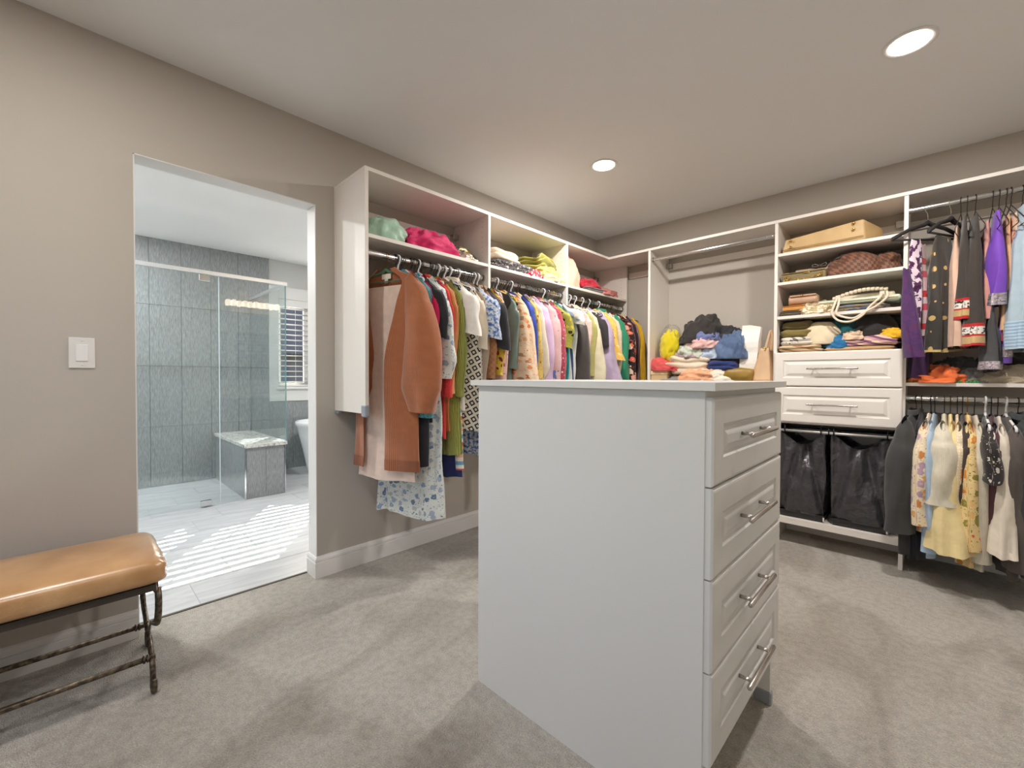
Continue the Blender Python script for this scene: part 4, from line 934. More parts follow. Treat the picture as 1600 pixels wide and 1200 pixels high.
left(-0.640, 'lavender_blouse', 'lavender blouse', 'lavender blouse with embroidered flowers and a pointed sleeve', C('lavender', (182, 164, 190), 'floral', [(214, 196, 160), (200, 186, 200)], 10, .16), 0.84, 16, 'white', sleeve='bell', sl=0.56, syw=0.072, out=0.04)
left(-0.560, 'mustard_ruffle_blouse', 'mustard ruffled blouse', 'mustard yellow patterned blouse with tiered ruffles', C('mustard_print', (226, 184, 92), 'floral', [(200, 130, 60), (240, 214, 150)], 26, .3), 0.84, 13, 'white', sleeve='bell', sl=0.36, syw=0.042)
left(-0.495, 'ivory_lace_blouse', 'ivory lace blouse', 'ivory lace blouse between mustard and emerald', C('ivory_lace', (228, 218, 196), 'lace', [(206, 192, 168)], 90), 0.84, 13, 'black', sleeve='long', sl=0.6, syw=0.036)
left(-0.395, 'emerald_jacket', 'emerald jacket', 'emerald green jacket near the corner of the closet', C('emerald', (48, 138, 104), rough=.7), 0.86, 17, 'white', sleeve='loose', sl=0.62, syw=0.06, collar=C('emerald', (0, 0, 0)))
left(-0.270, 'dark_floral_dress', 'black floral dress', 'black dress with orange and pink flowers near the corner', C('dark_floral', (40, 34, 36), 'floral', [(226, 112, 84), (236, 170, 150), (196, 76, 60), (230, 206, 180)], 17, .42, seed=8), 0.9, 15, 'black', sleeve='loose', sl=0.64, syw=0.05)
left(-0.215, 'plum_top', 'plum top', 'dark plum velvet top near the closet corner', C('plum', (66, 34, 48)), 0.86, 14, 'black', sleeve='long', sl=0.6)
left(-0.170, 'mauve_cardigan', 'mauve cardigan', 'greyish mauve cardigan beside the last yellow garment', C('mauve', (160, 142, 144)), 0.88, 18, 'black', sleeve='long', sl=0.66, syw=0.036)
left(-0.100, 'yellow_kurta', 'mustard kurta', 'mustard yellow tunic, last on the left rod by the corner', C('mustard', (232, 182, 40)), 0.92, 20, 'black', sleeve='loose', sl=0.64, syw=0.045, hw=0.22)
for bay, ys in enumerate(((-2.36, -2.30, -2.28, -2.26, -2.24, -2.17, -2.09, -2.055, -2.0, -1.95, -1.885, -1.85), (-1.735, -1.715, -1.62, -1.58, -1.555, -1.51, -1.44, -1.37, -1.34, -1.16, -1.12, -1.0), (-0.905, -0.85, -0.68, -0.60, -0.535, -0.43, -0.35, -0.24, -0.135, -0.11))):
    for y in ys: hanger('black', (RODL[0], y-0.012, RODL[1]), R(random.uniform(6, 16)), 'slim black hanger squeezed between clothes on the %s left rod' % ('first', 'second', 'third')[bay], HL[bay]+', squeezed in')

# ================================================================ RIGHT BAY, UPPER ROD
ZU = 2.040
def upper(x, name, short, label, mat, top, bot, w0, w1, th=0.03, rot=0, hg='wire', bands=(), dy=0.0, kw=None, dx=0.0, amp=0.012, lam=0.05):
    """cloth folded over a hanger bar; top and bottom heights in metres"""
    Lh = top-bot
    g, B = garment(name, label, 'clothing', (x+dx, -0.30+dy, top), R(-90+rot), mat, Lh, wt=[(0, w0*.75), (.03, w0), (Lh*.5, (w0+w1)/2), (Lh, w1)], th=th, amp=amp, lam=lam, bands=bands, group='clothes on the upper right rod', hem=0.006, **(kw or {}))
    if hg: hanger(hg, (x, -0.30, ZU), R(-90+rot), KN[hg]+' hanger carrying the '+short, 'hangers on the upper right rod')
    return g, B
purp = C('purple_print', (76, 46, 92), 'speck', [(84, 50, 98), (90, 46, 86)], 18, .5)
upper(2.350, 'striped_scarf', 'purple striped scarf', 'white and plum abstract striped scarf on the first upper hanger', C('plum_white', (226, 208, 220), 'speck', [(84, 44, 84), (60, 30, 60)], 22, .5), 1.84, 1.36, .030, .04, .018, -50, 'velvet', dy=-0.105, dx=-0.045)
upper(2.305, 'purple_shawl', 'purple shawl', 'deep purple shawl hanging over the drawer edge', purp, 1.68, 1.20, .022, .036, .026, -40, None, dy=-0.155, dx=-0.035, kw=dict(lean=0.10))
upper(2.350, 'pink_print_scarf', 'pink print scarf', 'pink scarf with red blocks beside the purple shawl', C('pink_blocks', (236, 200, 206), 'stripe', [(236, 200, 206), (220, 60, 66), (240, 214, 216), (226, 90, 110)], 5.5), 1.83, 1.32, .04, .05, .016, -20, None, dy=-0.02, dx=-0.02)
upper(2.345, 'purple_sari', 'dark purple sari', 'dark purple cloth falling to the shelf behind the shawl', C('dark_purple', (62, 34, 72), rough=.6), 1.60, 1.09, .06, .09, .035, -10, None, dy=0.03, dx=-0.01)
upper(2.395, 'sequin_cloth', 'gold sequin cloth', 'gold sequinned cloth draped short behind the black hanger', C('gold_sequin', (150, 100, 40), 'sequin', [(214, 160, 70), (250, 220, 140)], 170), 1.80, 1.555, .05, .06, .028, -35, None, dy=-0.03)
dots = C('gold_dots', (62, 58, 54), 'dots', [(206, 172, 112)], 12, .17, rough=.7)
upper(2.440, 'dotted_sari', 'black gold-dotted sari', 'black sheer sari with gold dots and a gold edge', dots, 1.845, 1.235, .07, .10, .040, -28, 'velvet', bands=((.598, .610, C('gold_edge', (206, 180, 120), rough=.4)),), dx=-0.03, dy=-0.05)
upper(2.477, 'blush_dupatta', 'blush dupatta', 'blush pink long scarf beside the black bordered sari', C('blush_scarf', (224, 188, 166)), 1.885, 1.255, .06, .08, .022, -8, 'wire', dx=-0.012, dy=-0.04)
bor_w = C('black_white_brocade', (232, 226, 216), 'speck', [(40, 36, 36)], 70, .52); bor_g = C('gold_band', (202, 172, 120), rough=.4); bor_r = C('red_band', (190, 42, 44))
blk = C('black_georgette', (66, 60, 56))
upper(2.500, 'bordered_sari', 'black bordered sari', 'black sari with red, gold and brocade border, left fold', blk, 1.92, 1.395, .075, .085, .022, 2, 'wire', bands=((.415, .43, bor_r), (.43, .468, bor_w), (.468, .476, bor_r), (.476, .508, bor_g), (.508, .524, bor_r)), dx=-0.012, dy=-0.05)
upper(2.530, 'bordered_dupatta', 'black bordered dupatta', 'black dupatta with a wide red and gold border, right fold', blk, 1.915, 1.255, .075, .085, .026, 8, 'wire', bands=((.545, .562, bor_r), (.562, .602, bor_w), (.602, .612, bor_r), (.612, .648, bor_g), (.648, .66, bor_r)), dx=-0.008, dy=-0.07)
upper(2.560, 'red_print_cloth', 'dark red cloth', 'dark red patterned cloth glimpsed behind the black dupatta', C('dark_red_print', (150, 48, 46), 'speck', [(200, 120, 100)], 50, .55), 1.84, 1.45, .05, .06, .015, 6, None, dy=0.05, dx=0.0)
upper(2.590, 'pink_kurta', 'pink scarf', 'dusty pink plain scarf left of the purple one', C('rose_pink', (222, 160, 150)), 1.885, 1.40, .05, .07, .022, 4, 'wire', dx=-0.022, dy=-0.03)
upper(2.612, 'purple_scarf', 'bright purple scarf', 'bright purple scarf with a silver sequin border', C('bright_purple', (124, 76, 190), rough=.55), 1.92, 1.455, .06, .075, .030, 6, 'wire', bands=((.405, .465, C('silver_sequin', (170, 160, 170), 'sequin', [(220, 210, 216), (120, 110, 130)], 150)),), dx=-0.012, dy=-0.06)
upper(2.600, 'grey_shawl', 'grey shawl', 'charcoal grey shawl hanging below the purple scarf', C('charcoal_crepe', (82, 82, 84)), 1.462, 1.13, .05, .07, .026, 3, None, dy=-0.055, dx=-0.012, bands=((.285, .33, C('silver_sequin', (0, 0, 0))),))
upper(2.632, 'violet_lining', 'violet lining', 'violet cloth end with sequins beside the grey shawl', C('violet', (120, 84, 180)), 1.50, 1.17, .04, .05, .016, 5, None, dy=-0.03, dx=0.0, bands=((.25, .30, C('silver_sequin', (0, 0, 0))),))
upper(2.636, 'peach_scarf', 'peach scarf', 'narrow peach scarf between purple and orange floral', C('peach', (232, 180, 138)), 1.90, 1.33, .05, .06, .014, 8, 'wire', dx=0.0, dy=-0.03)
upper(2.652, 'floral_scarf', 'orange floral scarf', 'cream scarf with red and orange flowers and red edge', C('red_orange_floral', (232, 204, 176), 'floral', [(206, 62, 54), (226, 130, 70), (210, 90, 60), (90, 70, 60)], 13, .42), 1.90, 1.275, .05, .065, .018, 10, 'wire', bands=((.565, .625, bor_r),), dx=0.006, dy=-0.04)
upper(2.690, 'pale_blue_dupatta', 'pale blue scarf', 'pale blue embroidered scarf at the right edge', C('pale_blue', (172, 192, 204), 'dots', [(214, 214, 200)], 12, .12), 1.93, 1.235, .07, .10, .038, 10, 'wire', bands=((.56, .70, C('blue_stripe_edge', (140, 176, 208), 'stripe', [(190, 206, 220)], 60)),), dx=-0.003, dy=-0.07)
upper(2.745, 'pale_blue_shawl', 'second pale blue scarf', 'second pale blue scarf folded behind the first at the edge', C('pale_blue', (0, 0, 0)), 1.93, 1.30, .07, .09, .030, 8, 'wire', dy=-0.05)

# ================================================================ RIGHT BAY, LOWER ROD
ZL = 0.978
def lower(x, xt, name, short, label, mat, bot, hg='wire', **kw):
    top = ZL-0.085; rot = math.degrees(math.asin(max(-.6, min(.6, (xt-x)/0.2))))
    g, B = garment(name, label, 'clothing', (x, -0.30, top), R(-90+rot), mat, top-bot, group='clothes on the lower right rod', **kw)
    hanger(hg, (x, -0.30, ZL), R(-90+rot), KN[hg]+' hanger carrying the '+short, 'hangers on the lower right rod'); return g, B
chj = C('charcoal_twill', (66, 66, 66))
lower(2.318, 2.262, 'charcoal_jacket', 'charcoal jacket', 'charcoal twill jacket with a hanging sleeve beside the hamper', chj, 0.135, 'wire', th=0.035, sleeve='loose', sl=0.60, syw=0.060, collar=chj, hw=0.19, sd=1.3, drop=0.03)
lower(2.340, 2.318, 'black_trouser', 'black trousers', 'black trousers below the charcoal jacket', C('black_wool', (0, 0, 0)), 0.105, 'wire', th=0.025, wt=[(0, .03), (.05, .16), (.4, .17), (.79, .17)])
lower(2.377, 2.345, 'cream_floral_blouse', 'cream floral blouse', 'cream blouse with soft orange flowers beside the charcoal jacket', C('soft_floral', (238, 222, 190), 'floral', [(226, 168, 96), (214, 140, 80), (190, 160, 180), (232, 200, 150)], 20, .40), 0.28, 'black', th=0.026, sleeve='loose', sl=0.52, syw=0.038)
lower(2.392, 2.375, 'pale_blue_shirt', 'pale blue shirt', 'pale blue long shirt sleeve hanging behind the ivory tee', C('sky_cotton', (176, 198, 222)), 0.150, 'wire', th=0.022, sleeve='long', sl=0.66, syw=0.032)
lower(2.429, 2.425, 'ivory_tee', 'ivory tee', 'ivory knit top with a wide elbow sleeve', C('ivory_knit', (236, 228, 206), 'knit', scale=90), 0.36, 'wire', th=0.03, sleeve='loose', sl=0.40, syw=0.058, sd=2.9, out=0.03)
flare = C('butter_crepe', (236, 216, 160))
lower(2.452, 2.452, 'flared_dress', 'butter yellow dress', 'butter yellow dress with a flared sleeve below the ivory top', flare, 0.20, 'wire', th=0.024, sleeve='bell', sl=0.62, syw=0.085, bands=(), sd=3.7)
lower(2.478, 2.475, 'beaded_top', 'beaded cream top', 'cream top with a beaded edge in the lower right row', C('beaded_cream', (232, 212, 176), 'dots', [(250, 246, 236)], 70, .25), 0.30, 'wire', th=0.020, sleeve='long', sl=0.45, syw=0.028)
lower(2.497, 2.497, 'dark_blouse', 'dark brown blouse', 'dark brown blouse between the beaded and floral tops', C('dark_brown', (74, 62, 58)), 0.30, 'wire', th=0.020, sleeve='long', sl=0.44)
yfl = C('yellow_meadow_floral', (238, 210, 150), 'floral', [(226, 104, 50), (214, 140, 60), (150, 140, 60), (236, 190, 120)], 23, .38, seed=3)
lower(2.515, 2.518, 'yellow_floral_dress', 'yellow floral dress', 'pale yellow dress with orange flowers in the lower right row', yfl, 0.140, 'gold', th=0.034, sleeve='loose', sl=0.60, syw=0.044, hw=0.21)
lower(2.540, 2.556, 'cream_cardigan', 'cream cardigan', 'long cream cardigan right of the yellow floral dress', C('cream_knit', (228, 220, 200), 'knit', scale=70), 0.130, 'wire', th=0.026, sleeve='long', sl=0.66, syw=0.036)
lower(2.580, 2.585, 'monochrome_blouse', 'black and white blouse', 'black and white flowered blouse behind the off-white sleeve', C('mono_floral', (50, 46, 46), 'floral', [(230, 226, 218), (214, 206, 196)], 22, .28), 0.42, 'white', th=0.022, sleeve='short', sl=0.24, syw=0.034)
lower(2.600, 2.600, 'maroon_blouse', 'maroon top', 'maroon satin top in the lower right row', C('maroon', (88, 54, 60), rough=.5), 0.30, 'black', th=0.022, sleeve='long', sl=0.46)
lower(2.622, 2.628, 'offwhite_blouse', 'off-white blouse', 'off-white blouse with a straight wide sleeve at lower right', C('off_white', (226, 216, 200)), 0.215, 'wire', th=0.024, sleeve='bell', sl=0.58, syw=0.050)
lower(2.650, 2.672, 'brown_grey_coat', 'brown grey coat', 'brown grey long coat at the lower right edge', C('brown_grey', (92, 84, 80)), 0.130, 'white', th=0.030, sleeve='loose', sl=0.66, syw=0.046)
lower(2.690, 2.715, 'dark_teal_jacket', 'dark slate jacket', 'dark slate jacket cut by the right frame edge', C('dark_slate', (62, 66, 68)), 0.15, 'black', th=0.034, sleeve='loose', sl=0.6, syw=0.05, collar=C('dark_slate', (0, 0, 0)))
lower(2.740, 2.765, 'black_coat', 'black coat', 'black coat just beyond the right frame edge', C('black_jersey', (0, 0, 0)), 0.15, 'green', th=0.034, sleeve='loose', sl=0.6, syw=0.05)
# ================================================================ THINGS ON THE LEFT SHELVES
ZS = 1.808
GS = 'folded clothes on the left shelves'
heap('satin_cloth', 'crumpled mint satin cloth at the left end of the first shelf', 'clothing', (0.19, -2.425, ZS), (0.25, 0.25, 0.14), C('mint_satin', (170, 204, 182), rough=.35), group=GS, sd=1.0, rough=.22, peak=0.0)
heap('pink_cloth', 'crumpled hot pink cloth on the first left shelf', 'clothing', (0.21, -2.16, ZS), (0.25, 0.40, 0.125), C('fuchsia', (216, 40, 104), rough=.6), group=GS, sd=4.2, rough=.30, freq=1.7)
gc = heap('gold_clutch', 'crushed gold and smoke coloured clutch behind the pink cloth', 'bag', (0.17, -1.90, ZS+0.028), (0.20, 0.26, 0.075), C('gold_foil', (186, 162, 110), 'speck', [(110, 100, 90)], 12, .52, metal=.6, rough=.3), group=GS, sd=2.6, rough=.4)
heap('plastic_packet', 'clear plastic packets under the gold clutch by the first divider', 'packet', (0.22, -1.87, ZS), (0.22, 0.17, 0.05), C('pearl_plastic', (226, 216, 200), 'sequin', [(240, 232, 214), (206, 192, 170)], 60, metal=.2), group=GS, sd=6.6, rough=.35)
folded('cream_folded', 'cream folded cloth lying on the dark printed one', 'clothing', (0.20, -1.57, ZS+0.066), (0.24, 0.30, 0.075), C('cream_cotton', (230, 212, 188)), 2, 0.1, GS, 1.2)
folded('dark_print_folded', 'black and white printed cloth folded under the cream one', 'clothing', (0.21, -1.50, ZS), (0.27, 0.42, 0.07), C('bw_print', (96, 92, 94), 'speck', [(40, 40, 44), (190, 186, 182)], 55, .48), 2, -0.05, GS, 2.1)
heap('red_print_cloth', 'red and white printed cloth tucked beside the lime pile', 'clothing', (0.27, -1.30, ZS), (0.16, 0.20, 0.06), C('red_white_print', (214, 70, 84), 'speck', [(240, 220, 214)], 40, .55), group=GS, sd=3.1)
folded('lime_folded', 'lime green folded cloths heaped in the second left bay', 'clothing', (0.17, -1.10, ZS+0.045), (0.25, 0.36, 0.15), C('lime_cotton', (164, 160, 80)), 4, 0.25, GS, 5.2, soft=.3)
heap('pale_lime_cloth', 'pale lime cloth sliding down the lime pile', 'clothing', (0.24, -1.07, ZS+0.03), (0.18, 0.32, 0.09), C('pale_lime', (182, 176, 112)), rz=0.2, group=GS, sd=7.1)
heap('butter_cloth', 'butter yellow cloth in front of the lime pile', 'clothing', (0.275, -1.07, ZS), (0.15, 0.34, 0.062), C('butter_cotton', (222, 198, 150)), group=GS, sd=8.3, rough=.35)
heap('beige_sack', 'beige cloth bundle slumped against the second divider', 'clothing', (0.19, -0.80, ZS), (0.27, 0.24, 0.25), C('beige_linen', (220, 192, 166)), group=GS, sd=1.7, rough=.2, freq=1.1)
folded('grey_folded', 'grey folded cloth under the red cloth in the third bay', 'clothing', (0.23, -0.50, ZS), (0.24, 0.30, 0.04), C('mid_grey', (140, 136, 134)), 2, 0, GS, 3)
heap('crimson_cloth', 'crimson cloth on the grey folded one in the third bay', 'clothing', (0.22, -0.53, ZS+0.036), (0.22, 0.24, 0.085), C('crimson', (190, 44, 62)), group=GS, sd=5.0)
heap('rose_cloth', 'rose pink cloth at the corner end of the third shelf', 'clothing', (0.25, -0.28, ZS), (0.2, 0.34, 0.075), C('rose_cotton', (206, 124, 116)), group=GS, sd=2.9, peak=-0.2)

# ================================================================ PILE IN THE OPEN BAY
ZP = 1.067
GP = 'pile of clothes in the open bay'
bx_ = thing('tan_box', (0.80, -0.27, ZP), 'flat tan cardboard box at the left of the clothes pile', 'box', GP)
mk = plain('tan_card', (206, 176, 132), 0.8)
box('base', 0.745, 0.875, -0.33, -0.20, ZP, ZP+0.045, mk, bx_, bev=.002); box('lid', 0.742, 0.878, -0.333, -0.197, ZP+0.046, ZP+0.078, plain('tan_card_lid', (222, 194, 152), 0.8), bx_, bev=.003)
def bundle(nm, lb, c, sz, m, k='heap', **kw):
    cat = kw.pop('cat', 'clothing')
    if k == 'heap': return heap(nm, lb, cat, c, sz, m, group=GP, **kw)
    return folded(nm, lb, cat, c, sz, m, kw.pop('layers', 3), kw.pop('rz', 0.0), GP, **kw)
bundle('grey_scarf', 'thin grey scarves lying flat under the coral pouch', (0.95, -0.24, ZP), (0.26, 0.2, 0.035), C('mid_grey', (0, 0, 0)), sd=1.1)
bundle('coral_pouch', 'coral red pouch with a pale zip lying on the tan box', (0.855, -0.255, ZP+0.076), (0.24, 0.16, 0.085), C('coral_pouch', (206, 84, 84)), sd=3.7, rough=.3, peak=-0.55, cat='bag')
bundle('peach_cloth', 'peach cloth in a clear wrapper at the front of the pile', (1.135, -0.25, ZP), (0.34, 0.2, 0.105), C('peach_satin', (232, 170, 130), rough=.4), sd=4.4, rough=.35)
bundle('white_scarf', 'white scarf at the front of the pile', (1.215, -0.295, ZP), (0.26, 0.09, 0.075), C('white_gauze', (232, 224, 208)), sd=5.9, rough=.4)
bundle('olive_pouch', 'olive mustard leather pouch under the white paper bag', (1.395, -0.27, ZP), (0.20, 0.15, 0.088), leather('olive_leather', (132, 104, 40), (160, 128, 56)), 'folded', layers=1, sd=2.2, e=.5, cat='bag')
bundle('cream_folded_sheet', 'cream folded sheet low in the clothes pile', (1.02, -0.20, ZP+0.05), (0.33, 0.26, 0.135), C('cream_cotton', (0, 0, 0)), 'folded', layers=3, sd=1.5, soft=.2)
bundle('royal_blue_folded', 'royal blue folded jeans below the black tee', (1.285, -0.22, ZP+0.075), (0.21, 0.22, 0.075), C('royal_blue', (44, 58, 112)), 'folded', layers=2, sd=4, rz=-0.1)
bundle('maroon_folded', 'dark maroon folded cloth above the royal blue one', (1.25, -0.18, ZP+0.14), (0.27, 0.24, 0.055), C('dark_maroon', (72, 44, 48)), 'folded', layers=2, sd=6, rz=-0.05)
bundle('pale_blue_cloth', 'pale blue cloth tucked under the black tee', (1.20, -0.245, ZP+0.165), (0.18, 0.12, 0.085), C('pale_blue_cotton', (180, 194, 214)), sd=7.4, rough=.36)
bundle('sage_cloth', 'sage green and mauve cloth on the cream sheet', (1.04, -0.21, ZP+0.175), (0.23, 0.20, 0.115), C('sage_mauve', (196, 202, 188), 'speck', [(176, 150, 160)], 14, .55), sd=8.0, rough=.36)
bundle('black_tee_pile', 'black tee with a small white print in the pile', (1.25, -0.16, ZP+0.17), (0.32, 0.22, 0.215), C('black_jersey', (0, 0, 0)), sd=2.7, rough=.3)
bundle('blue_jeans', 'faded blue denim jeans beside the white paper bag', (1.335, -0.215, ZP+0.16), (0.20, 0.20, 0.185), C('denim', (84, 104, 138), 'speck', [(96, 116, 150)], 9, .5), sd=3.9, rough=.30, freq=1.3)
bundle('pink_cloth_pile', 'pale pink cloth squeezed under the black jacket', (1.12, -0.235, ZP+0.245), (0.25, 0.16, 0.11), C('pale_pink', (226, 184, 178)), sd=5.3, rough=.35)
bundle('periwinkle_cloth', 'periwinkle blue cloth under the black jacket', (1.15, -0.225, ZP+0.305), (0.18, 0.15, 0.09), C('periwinkle', (110, 120, 164)), sd=6.4, rough=.3)
bundle('black_jacket', 'black jacket thrown on top of the clothes pile', (1.075, -0.175, ZP+0.29), (0.31, 0.24, 0.19), C('black_soft', (56, 52, 50)), sd=9.1, rough=.30, freq=1.3, peak=.3)
bundle('tan_hat', 'tan cap peeking out behind the black jacket', (1.25, -0.09, ZP+0.33), (0.12, 0.1, 0.10), C('tan_cotton', (190, 172, 148)), sd=1.2, rough=.1)
yb = thing('tulle_bag', (0.855, -0.2, ZP+0.11), 'yellow tulle stuffed in a clear plastic bag by the left panel', 'bag', GP)
def blob(name, c, sz, mat, parent, sd, rough, freq=2.0):
    n, m = 40, 24; rings, uv = [], []
    for j in range(m+1):
        ph = -PI/2+PI*j/m; r = []
        for k in range(n):
            th = 2*PI*k/n; d = Vector((math.cos(th)*math.cos(ph), math.sin(th)*math.cos(ph), math.sin(ph))); q = 1+rough*(1-2*abs(noise.noise(d*freq+Vector((sd, 0, 0)))))+rough*.5*noise.noise(d*freq*3)
            r.append((c[0]+d.x*sz[0]/2*q, c[1]+d.y*sz[1]/2*q, c[2]+d.z*sz[2]/2*q)); uv.append((th*.05, ph*.08))
        rings.append(r)
    v, f = ring_loft(rings); return mesh(name, v, f, mat, parent, True, uv)
blob('tulle', (0.855, -0.2, ZP+0.255), (0.145, 0.16, 0.26), C('yellow_tulle', (226, 206, 24), sheen=.6), yb, 3.0, .30, 3.4)
blob('plastic_film', (0.852, -0.2, ZP+0.285), (0.172, 0.19, 0.33), M_PLASTIC, yb, 5.0, .10, 2.6)
pb_ = thing('paper_bag', (1.445, -0.22, ZP+0.085), 'tall white paper bag leaning at the right of the pile', 'bag', GP)
n = 12; vs_, fs_ = [], []
for j in range(9):
    t = j/8; z = ZP+0.085+0.31*t
    for (x, y) in ((1.385, -0.275), (1.44, -0.28), (1.50, -0.275), (1.505, -0.22), (1.50, -0.165), (1.44, -0.16), (1.385, -0.165), (1.38, -0.22)):
        sq = 1-0.55*sm(t, .55, 1.0) if abs(y+0.22) > .01 else 1.0
        vs_.append((x+0.012*t+nz(x*20, t*3, y*20)*.006, -0.22+(y+0.22)*sq+nz(t*4, x*9, 2)*.008, z+(0.012*math.sin(x*70) if j == 8 else 0)))
for j in range(8):
    for k in range(8): fs_.append((j*8+k, j*8+(k+1) % 8, (j+1)*8+(k+1) % 8, (j+1)*8+k))
fs_.append(tuple(range(7, -1, -1)))
mesh('paper', vs_, fs_, plain('white_paper', (236, 232, 226), .8, bump=(14, .3, .01)), pb_)
hb = thing('beige_handbag', (1.545, -0.26, ZP), 'beige pleated leather handbag standing at the right of the pile', 'bag', GP)
M_BEI = leather('beige_leather', (204, 168, 132), (222, 188, 150))
rings = []
for j in range(13):
    t = j/12; w = 0.072*(1-0.62*t**1.3); b = 0.085*(1-0.35*t); z = ZP+0.23*t
    rings.append([(1.540+0.012*t+w*sgp(math.cos(2*PI*k/24), .6)*(1-0.16*t*math.cos(8*PI*k/24)), -0.24+b*sgp(math.sin(2*PI*k/24), .6), z) for k in range(24)])
v, f = ring_loft(rings); f += [tuple(range(23, -1, -1)), tuple(12*24+k for k in range(24))]
mesh('bag_body', v, f, M_BEI, hb, True)
for yy in (-0.29, -0.20): tube('handle', curve([(1.555, yy, ZP+0.21), (1.575, yy, ZP+0.30), (1.590, yy, ZP+0.345), (1.600, yy, ZP+0.29), (1.592, yy, ZP+0.21)], 6), .009, M_BEI, hb, 8)
lathe('ring', [(.010, 0), (.012, .004), (.010, .008)], (1.556, -0.315, ZP+0.222), plain('gold', (214, 176, 100), .25, metal=1.0), hb, 14)

# ================================================================ HANDBAGS ON THE TOWER SHELVES
GB = 'bags and cloths on the tower shelves'
M_GOLD = plain('gold', (214, 176, 100), .25, metal=1.0)
tb = thing('tan_handbag', (1.89, -0.24, 1.913), 'tan structured handbag lying with its studded base outward on the top shelf', 'bag', GB)
M_TAN = leather('camel_leather', (190, 158, 108), (208, 176, 126), .5)
# base face outwards: tapered slab
fz = lambda x, t: 1.915+t*(0.095+0.045*(x-1.66)/0.46)
A = [(1.655, -0.325), (2.085, -0.335), (2.165, -0.12), (1.66, -0.10)]
vv = [(x, y, 1.914) for x, y in A]+[(1.675, -0.328, 2.000), (2.075, -0.332, 2.040), (2.15, -0.14, 2.015), (1.685, -0.13, 1.985)]
o = mesh('bag_body', vv, [(3, 2, 1, 0), (4, 5, 6, 7), (0, 1, 5, 4), (1, 2, 6, 5), (2, 3, 7, 6), (3, 0, 4, 7)], M_TAN, tb)
bm = bmesh.new(); bm.from_mesh(o.data); bmesh.ops.bevel(bm, geom=list(bm.edges), offset=.012, segments=4, profile=.6, affect='EDGES'); bm.to_mesh(o.data); bm.free()
o.data.polygons.foreach_set('use_smooth', [True]*len(o.data.polygons))
tube('piping', [(1.662, -0.336, 1.932), (1.87, -0.342, 1.934), (2.078, -0.345, 1.936)], .0025, leather('camel_dark', (150, 118, 76), (160, 128, 84)), tb, 6)
for x, z in ((1.705, 1.945), (2.03, 1.985), (1.705, 1.985), (2.03, 2.022)):
    tube('stud', [(x, -0.328, z), (x, -0.346, z), (x, -0.348, z)], [.008, .008, .005], M_GOLD, tb, 12)
# second shelf
oc = thing('olive_clutch', (1.76, -0.25, 1.723), 'olive leather clutch with a gold chain on the second shelf', 'bag', GB)
M_OLV = leather('olive_clutch_leather', (112, 100, 66), (134, 120, 82), .45)
box('bag_body', 1.655, 1.895, -0.32, -0.16, 1.7235, 1.775, M_OLV, oc, bev=.012, seg=3)
box('flap', 1.660, 1.890, -0.324, -0.18, 1.772, 1.780, M_OLV, oc, bev=.004)
box('metal_plate', 1.775, 1.81, -0.3265, -0.323, 1.765, 1.773, M_GOLD, oc, bev=.001)
vs_, fs_ = [], []
cp = curve([(1.69, -0.30, 1.785), (1.655, -0.31, 1.772), (1.70, -0.335, 1.744), (1.675, -0.338, 1.730), (1.74, -0.338, 1.7285), (1.79, -0.337, 1.7285), (1.84, -0.336, 1.735), (1.875, -0.33, 1.752), (1.86, -0.33, 1.738)], 7)
for i, p in enumerate(cp):
    ax = Vector((1, 0, 0)) if i % 2 else Vector((0, 1, 0)); ring = [p+(Vector((0, 0, 1))*math.sin(a)+ax*math.cos(a))*.0055 for a in [2*PI*k/8 for k in range(9)]]
    v, f, _ = tube_geo(ring, .0018, 5, cap=False); n0 = len(vs_); vs_ += v; fs_ += [tuple(q+n0 for q in ff_) for ff_ in f]
ch = mesh('chain', vs_, fs_, M_GOLD, oc, True); ch['kind'] = 'stuff'
pz = thing('taupe_pouch', (1.80, -0.19, 1.781), 'flat taupe pouch with a dark bow on the olive clutch', 'bag', GB)
box('bag_body', 1.72, 1.90, -0.27, -0.10, 1.7805, 1.803, leather('taupe_leather', (160, 138, 118), (176, 154, 134)), pz, bev=.008, seg=3)
for s in (-1, 1): heap_o = tube('bow_loop', curve([(1.855, -0.275, 1.808), (1.855+s*.03, -0.28, 1.822), (1.855+s*.035, -0.28, 1.806), (1.855, -0.275, 1.806)], 5), .006, leather('bow_leather', (50, 42, 38), (70, 58, 50)), pz, 8)
ckm = C('brown_check', (128, 88, 66), 'check', [(92, 60, 46)], 58, rough=.5, weave=.15)
kb = thing('checked_handbag', (2.06, -0.2, 1.723), 'slouching brown checkered handbag filling the second shelf', 'bag', GB)
def part_heap(nm, c, sz, m, sd, **kw):
    o = heap(nm, None, None, c, sz, m, sd=sd, **kw); o.parent = kb; o.location = Vector(c)-kb.location; return o
part_heap('bag_body', (2.02, -0.21, 1.7235), (0.30, 0.24, 0.145), ckm, 2.1, rough=.11, freq=1.0, tilt=-.12, fold=2)
part_heap('bag_side', (2.17, -0.17, 1.7235), (0.16, 0.24, 0.125), ckm, 5.1, rough=.14, freq=1.0, fold=3)
tube('seam', curve([(2.045, -0.325, 1.727), (2.052, -0.30, 1.80), (2.05, -0.24, 1.855), (2.04, -0.18, 1.865)], 6), .003, leather('bow_leather', (0, 0, 0), (0, 0, 0)), kb, 6)
tube('strap', curve([(1.89, -0.20, 1.80), (1.93, -0.26, 1.835), (1.98, -0.28, 1.845), (2.03, -0.27, 1.852)], 6), .007, leather('bow_leather', (0, 0, 0), (0, 0, 0)), kb, 8)
